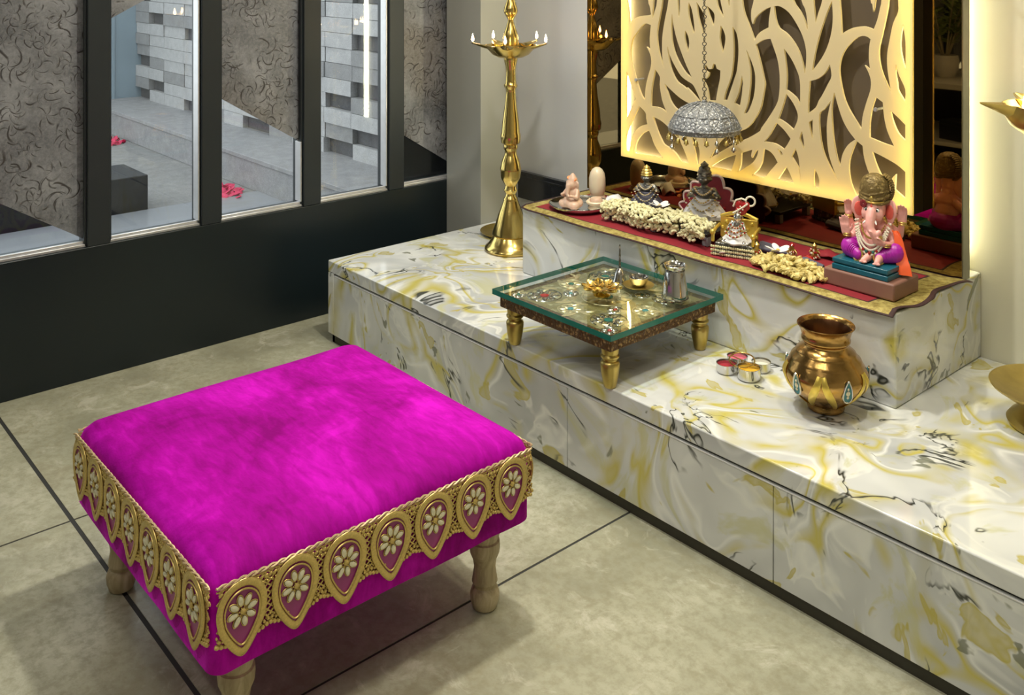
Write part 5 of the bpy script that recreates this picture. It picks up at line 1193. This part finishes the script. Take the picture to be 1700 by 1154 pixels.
def dressed_idol(name, label, x, y, z, h, rz, seed, seated=True, skirt='navy', lean=0.0, crown=True, cat='idol'):
    """small dressed metal deity: one body, with robe, beads and crown as its parts"""
    t = thing(name, label, cat, (x, y, z), rz)
    k = h / .18; rr_ = random.Random(seed)
    m_ = MB()
    m_.ball((0, 0, .040 * k), (.026 * k, .022 * k, .030 * k), 14); m_.ball((0, 0, .082 * k), (.022 * k, .016 * k, .024 * k), 14); m_.cap((0, 0, .10 * k), (0, -.002 * k, .116 * k), .008 * k, .008 * k)
    m_.ball((0, -.003 * k, .128 * k), (.0145 * k, .0150 * k, .0175 * k), 14); m_.ball((0, -.018 * k, .126 * k), (.003 * k, .004 * k, .004 * k), 8)
    for sx in (-1, 1):
        m_.cap((.020 * sx * k, 0, .096 * k), (.034 * sx * k, -.008 * k, .072 * k), .0075 * k, .0062 * k); m_.cap((.034 * sx * k, -.008 * k, .072 * k), (.020 * sx * k, -.028 * k, .080 * k), .0062 * k, .0050 * k)
        for f in range(4): m_.cap((.020 * sx * k + (f - 1.5) * .0022 * k, -.028 * k, .080 * k), (.017 * sx * k + (f - 1.5) * .0024 * k, -.036 * k, .083 * k), .0018 * k, .0012 * k, 6)
        m_.ball((.0155 * sx * k, 0, .128 * k), (.003 * k, .004 * k, .006 * k), 8)
    m_.build('body', 'silver_old', t, remesh=max(.0018, .0022 * k))
    m_ = MB(); n = 40; g = []
    for zz, rr0 in ((0.0, .050), (.006, .052), (.030, .043), (.055, .030), (.068, .022)):
        g.append([((rr0 * (1 + .07 * math.sin(9 * a) * (1 - zz / .08))) * k * math.cos(a), (rr0 * .80 * (1 + .07 * math.sin(9 * a) * (1 - zz / .08))) * k * math.sin(a), zz * k) for a in (2 * PI * i / n for i in range(n))])
    m_.rings(g); m_.build('robe', skirt, t, angle=60)
    m_ = MB()
    for i in range(70):       # sequin border and draped strings
        a = 2 * PI * i / 70; m_.ball((.052 * k * math.cos(a), .042 * k * math.sin(a), .007 * k), .0026 * k, 6)
    for q in range(4):
        for i in range(22):
            t_ = -1 + 2 * i / 21; w_ = (.020 + .006 * q) * k
            m_.mi = i % 2; m_.ball((w_ * t_, -(.017 + .0055 * q) * k - .010 * k * (1 - t_ * t_), (.104 - .012 * q) * k - (.020 + .012 * q) * k * (1 - t_ * t_)), .0027 * k, 6)
    m_.build('bead_strings', ['gold_bead', 'pearl'], t)
    for sx in (-1, 1): 
        e_ = MB(); e_.ball((.0055 * sx * k, -.0165 * k, .130 * k), (.0028 * k, .0015 * k, .0020 * k), 8); e_.build('eye', 'eye', t)
    if crown:
        m_ = MB(); m_.lathe([(.0145, 0), (.0175, .004), (.0150, .010), (.0165, .014), (.0125, .022), (.0135, .026), (.008, .034), (.0095, .038), (.003, .046), (0, .050)], (0, 0, 0), 20, T(0, 0, .136 * k) @ Matrix.Scale(k, 4))
        m_.build('crown', 'gold_bead' if seed % 2 else 'silver_old', t)
    return t
dressed_idol('dressed_idol', 'small dark silver idol seated behind the left bead garland', -2.226, 2.562, ZA + .0362, .135, R(30), 3).scale = (1.6, 1.5, 1.05)
dressed_idol('dressed_idol', 'larger silver and pearl dressed idol in front of the scalloped maroon backdrop', -1.985, 2.572, ZA + .0402, .175, R(26), 6, skirt='white').scale = (1.5, 1.4, 1.06)
# scalloped backdrop
t = thing('scalloped_backdrop', 'maroon scalloped fan backdrop edged with pink cord behind the middle idol', 'backdrop', (-2.020, 2.640, ZA))
pts = []
lob = [(-.112, .030), (-.108, .058), (-.082, .096), (-.052, .132), (0, .163), (.052, .132), (.082, .096), (.108, .058), (.112, .030)]
for (a, b) in zip(lob, lob[1:]):
    A_, B_ = Vector((*a, 0)), Vector((*b, 0)); d = B_ - A_; nn = Vector((-d.y, d.x, 0)).normalized()
    for i in range(8):
        u_ = i / 8; q = A_ + d * u_ + nn * (.020 * math.sin(PI * u_)); pts.append((q.x, q.y))
pts += [(.112, .030), (.100, 0), (-.100, 0)]
mx = Matrix(((1, 0, 0, 0), (0, .10, -1, 0), (0, 1, .10, 0), (0, 0, 0, 1)))
m_ = MB(); m_.prism(pts, -.006, .0, mx); m_.build('panel', 'maroon', t, smooth=False)
m_ = MB(); m_.tube([mx @ Vector((x, y, -.003)) for x, y in pts[:-2]], .0050, 7); m_.build('cord_edge', 'pink_cord', t)
m_ = MB()
for q in range(9): m_.ball(mx @ Vector((-.06 + .015 * q, .052 + .03 * math.sin(q * 1.9), .0015)), (.006, .002, .006), 8)
m_.build('sequin', 'red_gem', t)

# throne idol with a red crown
t = thing('throne_idol', 'little idol on a gold beaded throne wearing a tall red fan crown', 'idol', (-1.765, 2.448, ZA), R(20)); t.scale = (1.08, 1.08, 1.12)
m_ = MB(); m_.box((-.062, -.040, 0), (.058, .044, .010)); m_.box((-.056, -.034, .010), (.052, .040, .034)); m_.build('throne_base', 'silver_old', t, bevel=.003)
m_ = MB(); m_.box((-.058, .030, .034), (.048, .042, .088)); m_.tube([(-.058, .036, .088), (-.03, .036, .098), (-.005, .036, .104), (.02, .036, .098), (.048, .036, .088)], .006, 8)
for q in range(9): m_.ball((-.052 + q * .0122, .029, .060 + .02 * math.sin(q * 2.1)), .006, 8)
for a in (-.062, .052):
    m_.tube([(a, -.030, .034), (a, -.030, .058), (a, .0, .064), (a, .036, .066)], .005, 8); m_.ball((a, -.032, .060), .0085, 10)
m_.build('throne_back', 'goldleaf', t, bevel=.001)
m_ = MB()
for q in range(60): m_.ball((-.062 + .118 * (q % 20) / 19, -.0405 - .001 * (q % 3), .004 + .010 * (q // 20)), .0036, 6)
m_.build('bead_trim', 'bud', t)
m_ = MB(); m_.ball((0, -.002, .050), (.020, .018, .022), 14); m_.ball((0, -.002, .075), (.016, .014, .018), 14); m_.ball((.003, -.006, .101), (.013, .0125, .0145), 14); m_.ball((.003, -.0185, .100), (.0024, .003, .003), 8)
for sx in (-1, 1): m_.cap((.015 * sx, 0, .084), (.026 * sx, -.010, .066), .006, .005); m_.cap((.026 * sx, -.010, .066), (.012 * sx, -.028, .070), .005, .004); m_.cap((.010 * sx, -.010, .044), (.026 * sx, -.030, .038), .010, .007)
m_.build('body', 'silver', t, remesh=.0019)
m_ = MB(); m_.lathe([(.040, .034), (.042, .038), (.030, .050), (.020, .064), (.017, .068)], (0, -.004, 0), 30, wob=lambda a: 1 + .10 * math.sin(7 * a)); m_.build('robe', 'white', t)
m_ = MB()
for q in range(3):
    for i in range(18):
        t_ = -1 + 2 * i / 17; m_.mi = i % 3; m_.ball((.018 * t_ * (1 + .3 * q), -.016 - .008 * q - .006 * (1 - t_ * t_), .088 - .010 * q - .014 * (1 - t_ * t_)), .0028, 6)
m_.build('bead_strings', ['gold_bead', 'pearl', 'red_gem'], t)
m_ = MB(); 
m_.ball((.010, .0, .118), (.017, .011, .012), 12); m_.ball((.022, .002, .132), (.014, .008, .014), 12); m_.ball((.004, .002, .134), (.012, .008, .014), 12)
cr = m_.build('fan_crown', 'red_gem', t, remesh=.002)
m_ = MB(); m_.torus((.036, .002, .146), .0125, .0028, 24, 7, nx=rot3(R(90), R(35), R(8))); m_.tube([(-.010, -.010, .112), (.006, -.012, .122), (.020, -.010, .132), (.030, -.004, .140)], .0026, 6); m_.tube([(-.012, -.002, .128), (-.004, -.002, .146), (.012, -.002, .152), (.026, -.002, .148)], .0026, 6)
for q in range(5): m_.ball((.004 + .007 * (q % 3), -.0115, .116 + .008 * (q // 2)), .0024, 6)
m_.build('crown_edging', 'pearl', cr)

# small dolls, slate skirts and the petal heap on the right
def skirt(label, x, y, rz, L_, w0, w1, mat_='navy'):
    m_ = MB(); g = []
    for i in range(10):
        t_ = i / 9; n = 26; w_ = w0 + (w1 - w0) * t_; hh = .020 + .010 * t_
        g.append([(t_ * L_, w_ * math.cos(a), max(.0005, hh * .5 + hh * .5 * math.sin(a) * (1 + .22 * math.sin(9 * a)))) for a in (2 * PI * q / n for q in range(n))])
    m_.rings(g); return tag(m_.build('pleated_skirt', mat_, None, (x, y, ZA), rz=rz, angle=70), label, 'cloth')
skirt('slate blue pleated doll skirt lying right of the throne idol', -1.652, 2.545, R(196), .085, .012, .030)
skirt('short slate blue skirt lying on the petal heap near the brown slab', -1.500, 2.490, R(186), .062, .010, .022)
def doll(label, x, y, h, rz, seed):
    t = thing('beaded_doll', label, 'figurine', (x, y, ZA), rz); rr_ = random.Random(seed)
    m_ = MB(); m_.ball((0, 0, h * .28), (h * .30, h * .24, h * .28), 12); m_.ball((0, 0, h * .56), (h * .20, h * .16, h * .18), 12); m_.ball((0, -.001, h * .78), (h * .14, h * .14, h * .16), 12); m_.cap((-h * .2, 0, h * .6), (-h * .36, -h * .12, h * .44), h * .06, h * .05, 8); m_.cap((h * .2, 0, h * .6), (h * .36, -h * .12, h * .44), h * .06, h * .05, 8)
    m_.build('body', 'brass_old', t, remesh=.0018)
    m_ = MB()
    for i in range(60):
        a = rr_.uniform(0, 6.3); zz = rr_.uniform(.05, .62); r_ = h * (.33 - .16 * zz); m_.mi = i % 3
        m_.ball((r_ * math.cos(a), r_ * .85 * math.sin(a), h * zz), .0030, 6)
    m_.build('bead_dress', ['gold_bead', 'pearl', 'red_gem'], t)
    m_ = MB(); m_.lathe([(h * .15, 0), (h * .17, h * .05), (h * .10, h * .12), (h * .02, h * .22)], (0, 0, h * .86), 16); m_.build('cap', 'red_gem' if seed % 2 else 'gold_bead', t)
doll('small gold beaded doll with a red cap at the end of the slate skirt', -1.628, 2.530, .046, R(10), 1)
doll('tiny gold beaded doll standing by the folded red cloth before the mirror', -1.585, 2.582, .044, R(24), 2)
doll('small beaded doll with gold cap at the right front corner of the throne', -1.690, 2.440, .052, R(20), 4)
m_ = MB()
m_.lathe([(.019, 0), (.020, .004), (.018, .016), (.011, .025), (.0, .028)], seg=24); rd_ = m_.build('red_dome_box', 'red_gem', None, (-1.565, 2.515, ZA)); tag(rd_, 'small red domed box behind the petal heap', 'box')
m_ = MB(); m_.torus((0, 0, .004), .0202, .002, 28, 6); m_.build('rim', 'pearl', rd_)
rr = random.Random(21); m_ = MB()
def hz(x, y): return .0085 + .032 * max(0, 1 - (x / .125) ** 2 - (y / .058) ** 2) * rr.uniform(.35, 1)
def hs():
    while True:
        x, y = rr.uniform(-.120, .120), rr.uniform(-.052, .055)
        if (x / .125) ** 2 + (y / .058) ** 2 < 1: return x, y
rough_heap(m_, 300, hs, .0155, hz, rr)
tag(m_.build('petal_heap', 'yellow_petal', None, (-1.562, 2.420, ZA), rz=R(0)), 'long heap of dry yellow petals along the cloth edge left of the brown slab', 'petals')
m_ = MB(); g = []
for i in range(8):
    t_ = i / 7; g.append([(-.055 + .110 * t_, .030 * a, .003 + .010 * (1 + math.sin(t_ * 7 + a * 2)) * .5 + b) for a, b in ((-1, 0), (-.3, .004), (.4, .001), (1, 0), (1, .002), (.4, .004), (-.3, .007), (-1, .002))])
m_.rings(g); tag(m_.build('folded_cloth', 'red_cloth', None, (-1.535, 2.625, ZA), rz=R(-8), angle=70), 'folded red cloth piece lying between the tiny doll and the mirror', 'cloth')
# white five petalled flowers
fl = None
for (x, y, z, lb) in ((-1.900, 2.505, ZA + .075, 'white five petalled flower resting on the middle garland beside the idol'), (-2.120, 2.505, ZA + .068, 'white five petalled flower between the two bead garlands'),
                      (-1.628, 2.455, ZA + .040, 'white five petalled flower on the yellow petal heap'), (-1.790, 2.418, ZA + .004, 'white five petalled flower lying at the foot of the throne')):
    if fl is None:
        fl = thing('white_flower', lb, 'flower', (x, y, z), .4, 'white loose flowers'); pm = None
        for q in range(5):
            a = 2 * PI * q / 5
            if pm is None:
                m_ = MB(); m_.ball((.021, 0, .005), (.018, .0115, .0022), 12, rot=rot3(.2, -.35, 0)); pm = m_.build('petal', 'white', fl)
            else: c = link_copy(pm, fl); c.rotation_euler.z = a
        m_ = MB(); m_.ball((0, 0, .002), (.006, .006, .0035), 10); m_.build('flower_eye', 'turmeric', fl)
    else: dup(fl, (x, y, z), x * 7, lb)

# ------------------------------------------------------------------ the room behind the camera, seen in the mirror
t = thing('console_table', 'pale topped dark console table at the far end of the room, seen in the mirror', 'table', (-3.05, -1.25, 0))
m_ = MB(); m_.box((-.40, -.55, .60), (.55, .40, .64)); m_.build('top', 'console', t, bevel=.004)
m_ = MB(); m_.box((-.36, -.50, .22), (.50, .36, .245)); m_.build('shelf', 'console', t, bevel=.003)
for a in (-.36, .50):
    for b in (-.50, .36): m_ = MB(); m_.box((a - .03, b - .03, 0), (a + .03, b + .03, .60)); m_.build('leg', 'darkwood', t, bevel=.003)
m_ = MB(); m_.box((-.33, -.47, .0), (.47, -.45, .60)); m_.build('back_panel', 'darkwood', t, smooth=False)
t = thing('potted_plant', 'leafy branching plant in a white pot on the console, seen in the mirror', 'plant', (-3.08, -1.22, .6405))
m_ = MB(); m_.lathe([(.06, 0), (.085, .05), (.09, .11), (.08, .15), (.072, .15), (.08, .10), (0, .09)], seg=30, cap1=False); m_.build('pot', 'pot', t)
rr = random.Random(9); ms = MB(); ml = MB()
for q in range(16):
    a = rr.uniform(0, 6.3); L_ = rr.uniform(.35, .75); tip = Vector((math.cos(a) * L_ * .55, math.sin(a) * L_ * .55, .12 + L_))
    pts = [Vector((0, 0, .09)).lerp(tip, i / 8) + Vector((0, 0, .06 * math.sin(PI * i / 8))) for i in range(9)]
    ms.tube(pts, [.006 * (1 - i / 11) for i in range(9)], 6)
    for i in range(2, 9):
        for k in range(6):
            b = rr.uniform(0, 6.3); d = Vector((math.cos(b), math.sin(b), rr.uniform(.1, .9))).normalized(); c = pts[i] + d * .045
            ml.ball(c, (.045, .011, .002), 6, rot=rot3(rr.uniform(-.5, .5), -math.asin(d.z), b))
ms.build('stems', 'stem', t); ml.build('foliage', 'leaf', t)
m_ = MB(); m_.box((-.09, -.07, 0), (.09, .07, .13)); m_.box((-.093, -.073, .10), (.093, .073, .108)); tag(m_.build('black_box', 'black', None, (-2.92, -1.05, .2455), bevel=.004, rz=.3), 'small black box on the console shelf, seen in the mirror', 'box')
